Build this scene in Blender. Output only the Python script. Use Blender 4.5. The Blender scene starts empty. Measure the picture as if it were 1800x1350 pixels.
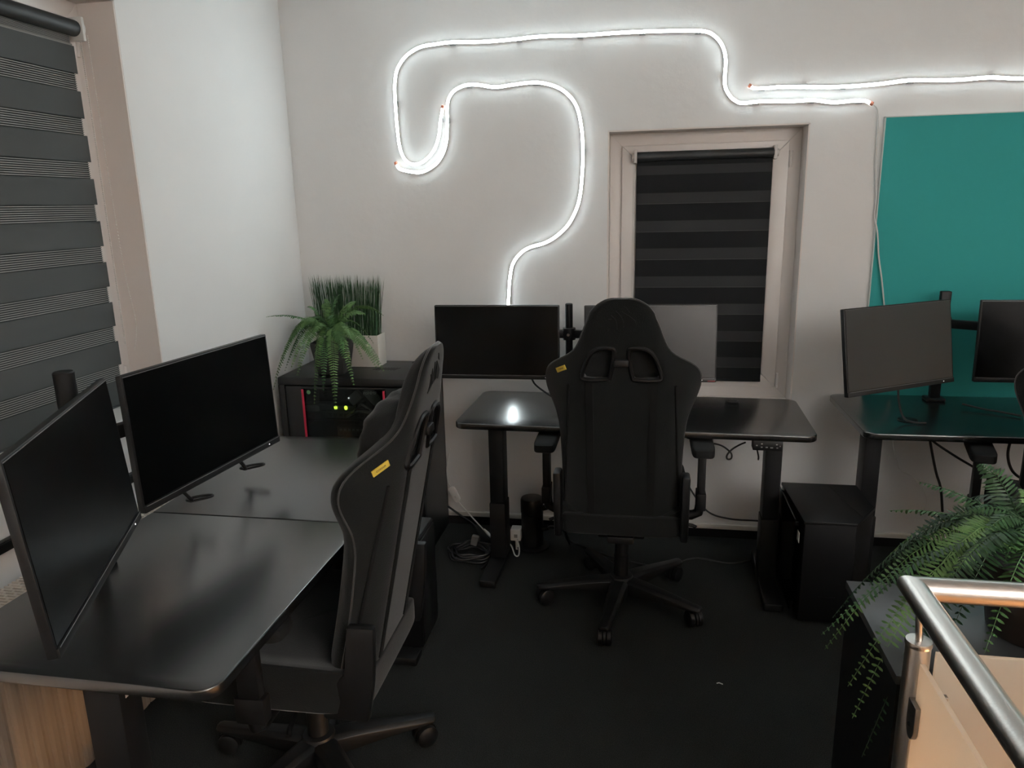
import bpy, bmesh, math, random
from mathutils import Vector, Matrix
random.seed(7)
PI = math.pi
R = math.radians
S = bpy.context.scene
C = S.collection

# ------------------------------------------------------------------ camera
def make_camera():
    yaw, pitch, roll = R(10.3), R(13.62), R(1.32)
    fwd = Vector((-math.sin(yaw)*math.cos(pitch), math.cos(yaw)*math.cos(pitch), -math.sin(pitch)))
    right = Vector((math.cos(yaw), math.sin(yaw), 0))
    down = fwd.cross(right)
    r = math.cos(roll)*right + math.sin(roll)*down
    d = -math.sin(roll)*right + math.cos(roll)*down
    cam = bpy.data.cameras.new('camera')
    cam.sensor_width = 36.0
    cam.lens = 36.0*1300/1800
    cam.clip_start = 0.02
    o = bpy.data.objects.new('camera', cam)
    C.objects.link(o)
    m = Matrix((( r.x, -d.x, -fwd.x, 0), (r.y, -d.y, -fwd.y, 0), (r.z, -d.z, -fwd.z, 1.6), (0, 0, 0, 1)))
    o.matrix_world = m
    S.camera = o
make_camera()

# ------------------------------------------------------------------ world, exposure
W = bpy.data.worlds.new('night')
S.world = W
W.use_nodes = True
W.node_tree.nodes['Background'].inputs[0].default_value = (0.10, 0.13, 0.20, 1)
W.node_tree.nodes['Background'].inputs[1].default_value = 0.02
S.view_settings.view_transform = 'Standard'
S.view_settings.look = 'None'
S.view_settings.exposure = 0.0
S.view_settings.gamma = 1.0
S.view_settings.use_curve_mapping = False
NEON = 47.0           # radiance of the white light tubes
FILL_UPLIGHT = 1680.0       # radiance of the uplight added as unseen fill behind the camera
STAIR = 1150.0          # radiance of the warm globe in the stairwell

# ------------------------------------------------------------------ materials
MATS = {}
def mat(name, col, rough=0.5, metal=0.0, spec=0.5, bump=0.0, bscale=80.0, var=0.0, vscale=6.0, sheen=0.0, emit=None, estr=0.0, coat=0.0, aniso=0.0, detail=4.0):
    m = bpy.data.materials.new(name)
    m.use_nodes = True
    nt = m.node_tree
    b = nt.nodes['Principled BSDF']
    b.inputs['Base Color'].default_value = (col[0], col[1], col[2], 1)
    b.inputs['Roughness'].default_value = rough
    b.inputs['Metallic'].default_value = metal
    b.inputs['Specular IOR Level'].default_value = spec
    if sheen:
        b.inputs['Sheen Weight'].default_value = sheen
        b.inputs['Sheen Roughness'].default_value = 0.45
    if coat:
        b.inputs['Coat Weight'].default_value = coat; b.inputs['Coat Roughness'].default_value = rough
    if emit:
        b.inputs['Emission Color'].default_value = (emit[0], emit[1], emit[2], 1)
        b.inputs['Emission Strength'].default_value = estr
    tc = nt.nodes.new('ShaderNodeTexCoord')
    if var:
        n = nt.nodes.new('ShaderNodeTexNoise'); n.inputs['Scale'].default_value = vscale; n.inputs['Detail'].default_value = detail
        r = nt.nodes.new('ShaderNodeMapRange')
        r.inputs['From Min'].default_value = 0.3; r.inputs['From Max'].default_value = 0.7
        r.inputs['To Min'].default_value = 1 - var; r.inputs['To Max'].default_value = 1 + var
        mx = nt.nodes.new('ShaderNodeVectorMath'); mx.operation = 'SCALE'
        mx.inputs[0].default_value = col[:3]
        nt.links.new(tc.outputs['Object'], n.inputs['Vector'])
        nt.links.new(n.outputs['Fac'], r.inputs['Value'])
        nt.links.new(r.outputs['Result'], mx.inputs['Scale'])
        nt.links.new(mx.outputs['Vector'], b.inputs['Base Color'])
    if bump:
        n = nt.nodes.new('ShaderNodeTexNoise'); n.inputs['Scale'].default_value = bscale; n.inputs['Detail'].default_value = detail
        bp = nt.nodes.new('ShaderNodeBump'); bp.inputs['Strength'].default_value = bump; bp.inputs['Distance'].default_value = 0.01
        nt.links.new(tc.outputs['Object'], n.inputs['Vector'])
        nt.links.new(n.outputs['Fac'], bp.inputs['Height'])
        nt.links.new(bp.outputs['Normal'], b.inputs['Normal'])
    MATS[name] = m
    return m
mat('plaster', (0.815, 0.815, 0.81), 0.85, spec=0.25, bump=0.12, bscale=30, var=0.02, vscale=3)
mat('left_plaster', (0.825, 0.825, 0.82), 0.85, spec=0.25, bump=0.10, bscale=14, var=0.015, vscale=3)
mat('reveal_plaster', (0.80, 0.745, 0.71), 0.6, spec=0.35, bump=0.06, bscale=20)
mat('ceiling_paint', (0.84, 0.84, 0.835), 0.9)
mat('carpet', (0.031, 0.033, 0.032), 0.95, spec=0.1, bump=0.9, bscale=420, var=0.35, vscale=300)
mat('carpet_strip', (0.010, 0.010, 0.011), 0.9, spec=0.1)
mat('skirting_white', (0.72, 0.70, 0.66), 0.5)
mat('pvc', (0.84, 0.80, 0.775), 0.32)
mat('pvc_joint', (0.30, 0.27, 0.26), 0.6)
mat('window_dark', (0.006, 0.007, 0.009), 0.08)
mat('desk_board', (0.0048, 0.005, 0.0052), 0.25, spec=1.0, coat=0.6, bump=0.04, bscale=700)
mat('desk_edge', (0.010, 0.010, 0.0105), 0.45)
mat('black_steel', (0.0045, 0.0045, 0.005), 0.5, spec=0.3, bump=0.03, bscale=500)
mat('black_plastic', (0.0055, 0.0055, 0.006), 0.45, spec=0.3)
mat('black_gloss', (0.004, 0.004, 0.0045), 0.35, spec=0.35)
mat('rubber', (0.005, 0.005, 0.005), 0.75, spec=0.25)
mat('screen', (0.0018, 0.002, 0.0022), 0.25, spec=0.16)
mat('screen_semi', (0.005, 0.0055, 0.0057), 0.32, spec=0.95)
mat('screen_soft', (0.005, 0.0055, 0.0057), 0.32, spec=0.55)
mat('bezel', (0.006, 0.006, 0.0065), 0.45, spec=0.35)
mat('bezel_line', (0.16, 0.16, 0.165), 0.35)
mat('chair_fabric', (0.0056, 0.0062, 0.006), 0.9, spec=0.10, sheen=0.16, bump=0.12, bscale=260, var=0.12, vscale=9)
mat('chair_fabric_dark', (0.0075, 0.0078, 0.0077), 0.92, spec=0.10, sheen=0.16, bump=0.12, bscale=260)
mat('rim_lit_piping', (0.024, 0.024, 0.0235), 0.85, spec=0.2, sheen=0.4)  # lighter than the fabric: rim light along the edge put into the colour
mat('strap', (0.005, 0.005, 0.005), 0.85, spec=0.15)
mat('tag_yellow', (0.62, 0.45, 0.06), 0.7)
mat('tag_ink', (0.06, 0.04, 0.01), 0.7)
mat('blind_dark', (0.072, 0.080, 0.081), 0.85, spec=0.2, bump=0.05, bscale=600)
mat('blind_back', (0.045, 0.050, 0.051), 0.9, spec=0.15)
mat('blind_thread', (0.27, 0.275, 0.27), 0.85, spec=0.2)
mat('blind_black', (0.0085, 0.0092, 0.0102), 0.85, spec=0.2)
mat('blind_grey', (0.028, 0.029, 0.030), 0.85, spec=0.2)
mat('blind_hem', (0.055, 0.056, 0.056), 0.85, spec=0.2)
mat('blind_tube', (0.018, 0.0205, 0.022), 0.5)
mat('clear_plastic', (0.62, 0.60, 0.58), 0.3)
mat('bead', (0.75, 0.72, 0.69), 0.35)
mat('teal', (0.026, 0.285, 0.275), 0.75, spec=0.3, bump=0.05, bscale=200)
mat('teal_edge', (0.55, 0.60, 0.58), 0.6)
mat('neon_cap', (0.62, 0.22, 0.14), 0.5)
mat('neon_clip', (0.32, 0.33, 0.33), 0.4)
mat('white_plastic', (0.72, 0.72, 0.70), 0.4)
mat('white_gloss', (0.62, 0.585, 0.53), 0.38)
mat('leaf', (0.046, 0.120, 0.038), 0.55, spec=0.35, var=0.35, vscale=14)
mat('leaf_light', (0.080, 0.160, 0.048), 0.55, spec=0.35, var=0.35, vscale=14)
mat('leaf_dark', (0.016, 0.050, 0.016), 0.5, spec=0.35, var=0.35, vscale=14)
mat('stem', (0.040, 0.065, 0.022), 0.6)
mat('grass', (0.028, 0.075, 0.028), 0.5, spec=0.35, var=0.5, vscale=60)
mat('pot_charcoal', (0.022, 0.022, 0.021), 0.55)
mat('pot_brown', (0.020, 0.013, 0.010), 0.5)
mat('soil', (0.012, 0.009, 0.006), 0.95, bump=0.8, bscale=60)
mat('rack_steel', (0.007, 0.0075, 0.0075), 0.36, spec=0.5)
mat('rack_red', (0.42, 0.012, 0.045), 0.5)
mat('device_grey', (0.24, 0.24, 0.23), 0.5)
mat('device_dark', (0.055, 0.055, 0.056), 0.5)
mat('print_white', (0.88, 0.87, 0.84), 0.6)
mat('sticker', (0.70, 0.60, 0.54), 0.6)
mat('sticker_red', (0.26, 0.02, 0.02), 0.6)
mat('green_dot', (0.10, 0.24, 0.11), 0.5)
mat('led_lime', (0.5, 0.7, 0.05), 0.4, emit=(0.75, 1.0, 0.08), estr=3.0)
mat('led_white', (0.8, 0.8, 0.8), 0.4, emit=(1, 1, 1), estr=1.6)
mat('radiator', (0.68, 0.62, 0.56), 0.4)
mat('radiator_shaded', (0.20, 0.155, 0.115), 0.5)  # darkened copy of the radiator colour: under-desk shadow painted into the front
mat('slot_dark', (0.02, 0.018, 0.016), 0.8)
mat('cabinet_black', (0.0035, 0.0035, 0.004), 0.5, spec=0.2)
mat('cabinet_top', (0.026, 0.028, 0.029), 0.38, spec=0.55)
mat('steel', (0.56, 0.53, 0.50), 0.30, metal=1.0, bump=0.05, bscale=300)
mat('steel_dark', (0.30, 0.28, 0.27), 0.34, metal=1.0)
mat('cable_black', (0.010, 0.010, 0.011), 0.5)
mat('cable_white', (0.70, 0.70, 0.68), 0.45)
mat('cable_grey', (0.14, 0.14, 0.14), 0.5)
mat('stair_wall', (0.72, 0.62, 0.52), 0.85)
mat('stair_wood', (0.35, 0.20, 0.10), 0.5, var=0.2, vscale=20)
mat('keypad_print', (0.30, 0.30, 0.29), 0.5)

def emission(name, col, st):
    m = bpy.data.materials.new(name); m.use_nodes = True
    nt = m.node_tree; nt.nodes.clear()
    e = nt.nodes.new('ShaderNodeEmission'); e.inputs[0].default_value = (*col, 1); e.inputs[1].default_value = st
    o = nt.nodes.new('ShaderNodeOutputMaterial'); nt.links.new(e.outputs[0], o.inputs[0])
    MATS[name] = m
emission('neon_light', (0.85, 0.975, 1.0), NEON)
emission('fill_uplight_glow', (1.0, 0.955, 0.915), FILL_UPLIGHT)
emission('stair_globe', (1.0, 0.56, 0.23), STAIR)

def frosted():
    m = bpy.data.materials.new('frosted_glass'); m.use_nodes = True
    nt = m.node_tree; nt.nodes.clear()
    t = nt.nodes.new('ShaderNodeBsdfTranslucent'); t.inputs[0].default_value = (0.86, 0.79, 0.69, 1)
    d = nt.nodes.new('ShaderNodeBsdfDiffuse'); d.inputs[0].default_value = (0.74, 0.68, 0.60, 1)
    g = nt.nodes.new('ShaderNodeBsdfGlossy'); g.inputs['Roughness'].default_value = 0.35
    a = nt.nodes.new('ShaderNodeMixShader'); a.inputs[0].default_value = 0.30
    b = nt.nodes.new('ShaderNodeMixShader'); b.inputs[0].default_value = 0.05
    o = nt.nodes.new('ShaderNodeOutputMaterial')
    nt.links.new(t.outputs[0], a.inputs[1]); nt.links.new(d.outputs[0], a.inputs[2])
    nt.links.new(a.outputs[0], b.inputs[1]); nt.links.new(g.outputs[0], b.inputs[2])
    nt.links.new(b.outputs[0], o.inputs[0])
    MATS['frosted_glass'] = m
frosted()
def tinted(name, tint, refl_rough=0.05):
    m = bpy.data.materials.new(name); m.use_nodes = True
    nt = m.node_tree; nt.nodes.clear()
    t = nt.nodes.new('ShaderNodeBsdfTransparent'); t.inputs[0].default_value = (*tint, 1)
    g = nt.nodes.new('ShaderNodeBsdfGlossy'); g.inputs['Roughness'].default_value = refl_rough
    f = nt.nodes.new('ShaderNodeFresnel'); f.inputs[0].default_value = 1.45
    a = nt.nodes.new('ShaderNodeMixShader')
    o = nt.nodes.new('ShaderNodeOutputMaterial')
    nt.links.new(f.outputs[0], a.inputs[0]); nt.links.new(t.outputs[0], a.inputs[1]); nt.links.new(g.outputs[0], a.inputs[2])
    nt.links.new(a.outputs[0], o.inputs[0])
    MATS[name] = m
tinted('rack_glass', (0.62, 0.66, 0.65))
tinted('smoked_glass', (0.34, 0.34, 0.36))

# ------------------------------------------------------------------ mesh helpers
class MB:
    def __init__(s): s.v = []; s.f = []
    def add(s, vs, fs):
        o = len(s.v); s.v += [tuple(v) for v in vs]; s.f += [tuple(i+o for i in f) for f in fs]; return s
    def box(s, x0, x1, y0, y1, z0, z1, rz=0, piv=None):
        vs = [(x, y, z) for z in (z0, z1) for y in (y0, y1) for x in (x0, x1)]
        if rz:
            px, py = piv or ((x0+x1)/2, (y0+y1)/2); c, n = math.cos(rz), math.sin(rz)
            vs = [(px+(x-px)*c-(y-py)*n, py+(x-px)*n+(y-py)*c, z) for x, y, z in vs]
        return s.add(vs, [(0, 2, 3, 1), (4, 5, 7, 6), (0, 1, 5, 4), (2, 6, 7, 3), (0, 4, 6, 2), (1, 3, 7, 5)])
    def obox(s, c, ax, ay, az, sx, sy, sz):
        c, ax, ay, az = Vector(c), Vector(ax).normalized(), Vector(ay).normalized(), Vector(az).normalized()
        vs = [c+ax*(i*sx/2)+ay*(j*sy/2)+az*(k*sz/2) for k in (-1, 1) for j in (-1, 1) for i in (-1, 1)]
        return s.add(vs, [(0, 2, 3, 1), (4, 5, 7, 6), (0, 1, 5, 4), (2, 6, 7, 3), (0, 4, 6, 2), (1, 3, 7, 5)])
    def prism(s, poly, z0, z1, fn=None):
        n = len(poly); fn = fn or (lambda a, b, h: (a, b, h))
        vs = [fn(a, b, z0) for a, b in poly]+[fn(a, b, z1) for a, b in poly]
        fs = [tuple(range(n-1, -1, -1)), tuple(range(n, 2*n))]+[(i, (i+1) % n, n+(i+1) % n, n+i) for i in range(n)]
        return s.add(vs, fs)
    def tube(s, pts, r, n=8, closed=False, caps=True):
        pts = [Vector(p) for p in pts]; m = len(pts)
        rr = r if isinstance(r, (list, tuple)) else [r]*m
        tang = []
        for i in range(m):
            a = pts[(i-1) % m] if (closed or i > 0) else pts[i]
            b = pts[(i+1) % m] if (closed or i < m-1) else pts[i]
            t = (b-a); tang.append(t.normalized() if t.length > 1e-9 else Vector((0, 0, 1)))
        up = Vector((0, 0, 1)) if abs(tang[0].z) < 0.9 else Vector((1, 0, 0))
        nrm = tang[0].cross(up).normalized(); vs = []
        for i in range(m):
            nrm = (nrm-tang[i]*nrm.dot(tang[i]))
            nrm = nrm.normalized() if nrm.length > 1e-6 else tang[i].orthogonal().normalized()
            bi = tang[i].cross(nrm)
            for k in range(n):
                a = 2*PI*k/n; vs.append(pts[i]+(nrm*math.cos(a)+bi*math.sin(a))*rr[i])
        fs = []
        for i in range(m if closed else m-1):
            j = (i+1) % m
            for k in range(n):
                fs.append((i*n+k, i*n+(k+1) % n, j*n+(k+1) % n, j*n+k))
        if caps and not closed:
            fs.append(tuple(range(n-1, -1, -1))); fs.append(tuple((m-1)*n+k for k in range(n)))
        return s.add(vs, fs)
    def lathe(s, prof, c=(0, 0, 0), n=24, fn=None):
        vs = []; fs = []; m = len(prof)
        for r, z in prof:
            for k in range(n):
                a = 2*PI*k/n; p = (r*math.cos(a), r*math.sin(a), z)
                p = fn(p) if fn else p
                vs.append((c[0]+p[0], c[1]+p[1], c[2]+p[2]))
        for i in range(m-1):
            for k in range(n):
                fs.append((i*n+k, i*n+(k+1) % n, (i+1)*n+(k+1) % n, (i+1)*n+k))
        fs.append(tuple(range(n-1, -1, -1))); fs.append(tuple((m-1)*n+k for k in range(n)))
        return s.add(vs, fs)
    def sphere(s, c, r, nu=10, nv=7, sc=(1, 1, 1)):
        prof = [(max(1e-4, math.sin(PI*i/nv)), -math.cos(PI*i/nv)) for i in range(nv+1)]
        return s.lathe([(a*r, b*r) for a, b in prof], c, nu, lambda p: (p[0]*sc[0], p[1]*sc[1], p[2]*sc[2]))
    def mesh(s, name, bevel=0, seg=2, smooth=True, angle=35):
        me = bpy.data.meshes.new(name)
        me.from_pydata(s.v, [], s.f); me.validate()
        bm = bmesh.new(); bm.from_mesh(me)
        bmesh.ops.recalc_face_normals(bm, faces=bm.faces)
        if bevel:
            es = [e for e in bm.edges if len(e.link_faces) == 2 and e.calc_face_angle(0) > R(30)]
            bmesh.ops.bevel(bm, geom=es, offset=bevel, segments=seg, profile=0.5, affect='EDGES', clamp_overlap=True)
        bm.to_mesh(me); bm.free()
        if smooth:
            me.shade_smooth()
            me.set_sharp_from_angle(angle=R(angle))
        return me
    def build(s, name, m, parent=None, **kw):
        me = s.mesh(name, **kw)
        return link(name, me, m, parent)

def link(name, me, m, parent=None):
    o = bpy.data.objects.new(name, me)
    if m and not me.materials: me.materials.append(MATS[m])
    C.objects.link(o)
    if parent: o.parent = parent
    return o
def tag(o, label, cat, group=None, kind=None):
    o['label'] = label; o['category'] = cat
    if group: o['group'] = group
    if kind: o['kind'] = kind
    return o
def thing(name, label, cat, loc=(0, 0, 0), rz=0, group=None):
    o = bpy.data.objects.new(name, None); C.objects.link(o); o.empty_display_size = 0.05
    o.location = loc; o.rotation_euler = (0, 0, rz)
    return tag(o, label, cat, group)
def struct(o): o['kind'] = 'structure'; return o
def setup(name, rz=0, loc=(0, 0, 0)):
    o = bpy.data.objects.new(name, None); C.objects.link(o); o.location = loc; o['kind'] = 'structure'; o.empty_display_size = 0.05
    return o
def copy_tree(o, parent=None):
    c = o.copy(); C.objects.link(c)
    if parent: c.parent = parent
    for ch in list(o.children): copy_tree(ch, c)
    return c
def catmull(pts, k=6, closed=False):
    P = [Vector(p) for p in pts]; n = len(P); out = []
    for i in range(n if closed else n-1):
        p0 = P[(i-1) % n] if (closed or i > 0) else P[i]*2-P[i+1]
        p1, p2 = P[i], P[(i+1) % n]
        p3 = P[(i+2) % n] if (closed or i < n-2) else p2*2-p1
        for j in range(k):
            t = j/k
            out.append(0.5*((2*p1)+(p2-p0)*t+(2*p0-5*p1+4*p2-p3)*t*t+(3*p1-p0-3*p2+p3)*t**3))
    if not closed: out.append(P[-1])
    return out
def rrect(x0, x1, y0, y1, r, n=6, which=(1, 1, 1, 1)):
    out = []
    for q, (cx, cy, a0) in enumerate(((x1-r, y0+r, -90), (x1-r, y1-r, 0), (x0+r, y1-r, 90), (x0+r, y0+r, 180))):
        if which[q]:
            for i in range(n+1):
                a = R(a0+90*i/n); out.append((cx+r*math.cos(a), cy+r*math.sin(a)))
        else:
            out.append(((x1, y0), (x1, y1), (x0, y1), (x0, y0))[q])
    return out
def text_mesh(name, body, size, m, parent, mw, extrude=0.0004):
    cu = bpy.data.curves.new(name, 'FONT'); cu.body = body; cu.size = size; cu.extrude = extrude
    cu.align_x = 'CENTER'; cu.align_y = 'CENTER'
    t = bpy.data.objects.new(name+'_tmp', cu); C.objects.link(t)
    me = bpy.data.meshes.new_from_object(t.evaluated_get(bpy.context.evaluated_depsgraph_get()))
    bpy.data.objects.remove(t); bpy.data.curves.remove(cu)
    me.materials.clear()
    me.transform(mw)
    return link(name, me, m, parent)

# ------------------------------------------------------------------ the room
XL, XR, YB, YF, ZC = -1.677, 3.1, 3.46, -2.2, 2.58
# stairwell opening
SX0, SX1, SY0, SY1 = 0.52, 1.75, -1.9, 1.22
fl = MB()
fl.box(XL-.3, SX0, YF-.2, YB+.4, -.12, 0); fl.box(SX1, XR+.2, YF-.2, YB+.4, -.12, 0)
fl.box(SX0, SX1, SY1, YB+.4, -.12, 0); fl.box(SX0, SX1, YF-.2, SY0, -.12, 0)
struct(fl.build('floor', 'carpet', smooth=False))
struct(MB().box(XL-.3, XR+.2, YF-.2, YB+.4, ZC, ZC+.1).build('ceiling', 'ceiling_paint', smooth=False))
# back wall with a window opening
WX0, WX1, WZ0, WZ1 = -.172, .676, .665, 1.908
wb = MB()
wb.box(XL-.3, WX0, YB, YB+.3, 0, ZC); wb.box(WX1, XR, YB, YB+.3, 0, ZC)
wb.box(WX0, WX1, YB, YB+.3, 0, WZ0); wb.box(WX0, WX1, YB, YB+.3, WZ1, ZC)
struct(wb.build('wall_back', 'plaster', smooth=False))
# left wall with a window opening
LY0, LY1, LZ0, LZ1 = 1.02, 2.314, .93, 2.262
wl = MB()
wl.box(XL-.3, XL, YF, LY0, 0, ZC); wl.box(XL-.3, XL, LY1, YB, 0, ZC)
wl.box(XL-.3, XL, LY0, LY1, 0, LZ0); wl.box(XL-.3, XL, LY0, LY1, LZ1, ZC)
struct(wl.build('wall_left', 'left_plaster', smooth=False))
struct(MB().box(XR, XR+.2, YF, YB, 0, ZC).build('wall_right', 'plaster', smooth=False))
struct(MB().box(XL-.3, XR+.2, YF-.2, YF, 0, ZC).build('wall_front', 'plaster', smooth=False))
# baseboard of the back wall: white strip above a carpet strip
bb = setup('baseboard_back')
MB().box(-1.0, XR, YB-.014, YB, .044, .068).build('white_strip', 'skirting_white', bb, bevel=.003)
MB().box(-1.0, XR, YB-.010, YB, 0, .044).build('carpet_strip', 'carpet_strip', bb)
# stairwell below the floor
struct(MB().box(SX0-.1, SX0, SY0, SY1, -2.7, -.12).build('wall_stairwell_near', 'stair_wall', smooth=False))
struct(MB().box(SX1, SX1+.1, SY0, SY1, -2.7, -.12).build('wall_stairwell_far', 'stair_wall', smooth=False))
struct(MB().box(SX0-.1, SX1+.1, SY1, SY1+.1, -2.7, -.12).build('wall_stairwell_end', 'stair_wall', smooth=False))
struct(MB().box(SX0-.1, SX1+.1, SY0-.1, SY0, -2.7, -.12).build('wall_stairwell_back', 'stair_wall', smooth=False))
struct(MB().box(SX0-.1, SX1+.1, SY0-.1, SY1+.1, -2.8, -2.7).build('floor_stairwell', 'stair_wood', smooth=False))

# reveals lining the window openings
rv = setup('trim_1')
t = .006
rd = .135
MB().box(WX0, WX0+t, YB+.001, YB+rd, WZ0, WZ1).build('jamb', 'reveal_plaster', rv)
MB().box(WX1-t, WX1, YB+.001, YB+rd, WZ0, WZ1).build('jamb', 'reveal_plaster', rv)
MB().box(WX0, WX1, YB+.001, YB+rd, WZ1-t, WZ1).build('lintel_lining', 'reveal_plaster', rv)
MB().box(WX0, WX1, YB+.001, YB+rd, WZ0, WZ0+.012).build('sill_board', 'pvc', rv)
rv2 = setup('trim_2')
MB().box(XL-.145, XL-.001, LY1-t, LY1, LZ0, LZ1).build('jamb', 'reveal_plaster', rv2)
MB().box(XL-.145, XL-.001, LY0, LY0+t, LZ0, LZ1).build('jamb', 'reveal_plaster', rv2)
MB().box(XL-.145, XL-.001, LY0, LY1, LZ1-t, LZ1).build('lintel_lining', 'reveal_plaster', rv2)
MB().box(XL-.145, XL+.035, LY0-.04, LY1+.03, LZ0, LZ0+.028).build('sill_board', 'white_plastic', rv2, bevel=.006)

# ---- windows: frame, sash, beads, pane, hinge, handle
def window(name, w, h, loc, rz, hinge_side, handle_side):
    """local: x along the wall, z up, -y towards the room, y=0 at the frame's room face"""
    o = setup(name, loc=loc); o.rotation_euler = (0, 0, rz)
    fw = .058
    def ring(nm, x0, x1, z0, z1, wd, y0, y1, m, bv):
        # four mitred bars
        def bar(poly): return MB().prism(poly, y0, y1, lambda a, b, hh: (a, hh, b)).build(nm, m, o, bevel=bv)
        bar([(x0, z1), (x1, z1), (x1-wd, z1-wd), (x0+wd, z1-wd)])
        bar([(x0, z0), (x0+wd, z0+wd), (x1-wd, z0+wd), (x1, z0)])
        bar([(x0, z0), (x0, z1), (x0+wd, z1-wd), (x0+wd, z0+wd)])
        bar([(x1, z0), (x1-wd, z0+wd), (x1-wd, z1-wd), (x1, z1)])
    ring('frame', 0, w, 0, h, fw, 0, .06, 'pvc', .002)
    ring('sash', fw-.004, w-fw+.004, fw-.004, h-fw+.004, .068, -.020, .05, 'pvc', .004)
    i = fw-.004+.068
    ring('glazing_bead', i-.001, w-i+.001, i-.001, h-i+.001, .016, -.008, .03, 'pvc', .003)
    MB().box(i+.01, w-i-.01, .022, .034, i+.01, h-i-.01).build('pane', 'window_dark', o)
    hx = w-fw+.012 if hinge_side > 0 else fw-.012
    for hz in (h-fw-.075, fw+.03):
        MB().tube([(hx, -.016, hz-.035), (hx, -.016, hz+.035)], .0075, 10).build('hinge', 'pvc', o)
    kx = fw+.030 if handle_side < 0 else w-fw-.030
    hd = MB(); hd.box(kx-.014, kx+.014, -.030, -.020, h*.37-.035, h*.37+.035)
    hd.tube([(kx, -.028, h*.37), (kx, -.058, h*.37), (kx, -.062, h*.37-.02), (kx, -.062, h*.37-.12)], [.010, .010, .011, .010], 10)
    hd.build('handle', 'white_plastic', o, bevel=.003)
    return o
window('window_1', WX1-WX0-2*t, WZ1-WZ0-t-.012, (WX0+t, YB+.122, WZ0+.012), 0, 1, -1)
# the left window faces +X: local x runs along +Y, local -y points to +X
window('window_2', LY1-LY0-2*t, LZ1-LZ0-t-.028, (XL-.130, LY0+t, LZ0+.028), PI/2, 1, -1)

# ---- zebra blinds
def blind_back():
    y0 = YB+.092
    o = thing('zebra_blind', 'black and charcoal striped roller blind on the window above the middle desk', 'blind', (0, y0, .762), 0, 'striped roller blinds')
    x0, x1 = -.044, .546
    z = lambda a: a-.762
    MB().tube([(x0, -.012, z(1.797)), (x1+.002, -.012, z(1.797))], .021, 20).build('roller_tube', 'blind_tube', o)
    top = 1.775; k = 0
    MB().box(x0, x1, -.006, -.004, z(1.757), z(1.79)).build('band', 'blind_black', o)
    bands = [1.757, 1.717, 1.637, 1.589, 1.513, 1.463, 1.388, 1.336, 1.259, 1.208, 1.131, 1.081, 1.003, .955, .878, .829, .774]
    for i in range(len(bands)-1):
        dark = i % 2 == 1
        MB().box(x0, x1, -.0060 if dark else -.0040, -.0035 if dark else -.0020, z(bands[i+1]), z(bands[i])).build('band', 'blind_black' if dark else 'blind_grey', o)
        if not dark and i > 0:
            MB().box(x0, x1, -.0064, -.0052, z(bands[i+1])-.001, z(bands[i+1])+.0015).build('band_hem', 'blind_hem', o)
    MB().tube([(x0, -.004, z(.768)), (x1, -.004, z(.768))], .007, 12).build('bottom_bar', 'blind_black', o)
    for sx, dx in ((x0, -1), (x1, 1)):
        b = MB(); b.box(min(sx, sx+dx*.014), max(sx, sx+dx*.014), -.030, .012, z(1.770), z(1.828))
        b.tube([(sx+dx*.004, -.012, z(1.797)), (sx+dx*.022, -.012, z(1.797))], .016, 14)
        b.build('bracket', 'clear_plastic', o, bevel=.002)
    b = MB()
    for i in range(150):
        b.sphere((x0-.016, -.024, z(1.79-i*.0046)), .0021, 5, 4)
    for i in range(150):
        b.sphere((x0-.010, -.002, z(1.79-i*.0046)), .0019, 5, 4)
    b.build('bead_chain', 'bead', o)
blind_back()
def blind_left():
    # local x along +Y, local -y towards the room (+X)
    o = thing('zebra_blind', 'slate grey striped roller blind with fine thread bands on the left wall window', 'blind', (XL-.098, 2.221, .93), PI/2, 'striped roller blinds')
    x0, x1 = -1.10, 0.0
    z = lambda a: a-.93
    MB().tube([(x0, -.014, z(2.163)), (x1, -.014, z(2.163))], .024, 20).build('roller_tube', 'blind_tube', o)
    MB().box(x0, x1-.004, .004, .006, z(.94), z(2.15)).build('rear_layer', 'blind_back', o)
    def band(z1, z0): MB().box(x0, x1, -.005, -.003, z(z0), z(z1)).build('band', 'blind_dark', o)
    def threads(z1, z0):
        b = MB(); n = 8; h = (z1-z0)
        for i in range(n):
            zz = z0+h*(i+.5)/n
            b.box(x0, x1-.010, -.0042, -.0030, z(zz)-h/n*.21, z(zz)+h/n*.21)
        b.build('thread_band', 'blind_thread', o, smooth=False)
    MB().box(x0, x1-.006, -.0042, -.002, z(2.112), z(2.118)).build('band_hem', 'blind_thread', o)
    zt = 2.112
    threads(2.145, 2.114)
    for i in range(9):
        t1 = zt-.1335*i
        band(t1, t1-.081)
        if i < 8: threads(t1-.082, t1-.1325)
    MB().box(x0, x1, -.012, .004, z(.945), z(.962)).build('bottom_bar', 'blind_dark', o, bevel=.003)
    b = MB(); b.box(x1, x1+.012, -.044, .022, z(2.125), z(2.196)); b.tube([(x1+.001, -.014, z(2.163)), (x1+.018, -.014, z(2.163))], .029, 18)
    b.build('bracket', 'white_plastic', o, bevel=.003)
    b = MB()
    pts = catmull([(x1+.022, -.040, z(2.15)), (x1+.024, -.040, z(1.9)), (x1+.026, -.042, z(1.6)), (x1+.030, -.045, z(1.40)), (x1+.040, -.050, z(1.28)), (x1+.042, -.050, z(1.22)), (x1+.030, -.048, z(1.165)), (x1+.018, -.046, z(1.145))], 40)
    d = 0; last = pts[0]
    for p in pts:
        d += (p-last).length; last = p
        if d >= .0058: b.sphere(p, .0026, 5, 4); d = 0
    pts = [(x1+.004, -.028, z(2.15-i*.0058)) for i in range(170)]
    for p in pts: b.sphere(p, .0023, 5, 4)
    b.build('bead_chain', 'bead', o)
blind_left()

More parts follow.
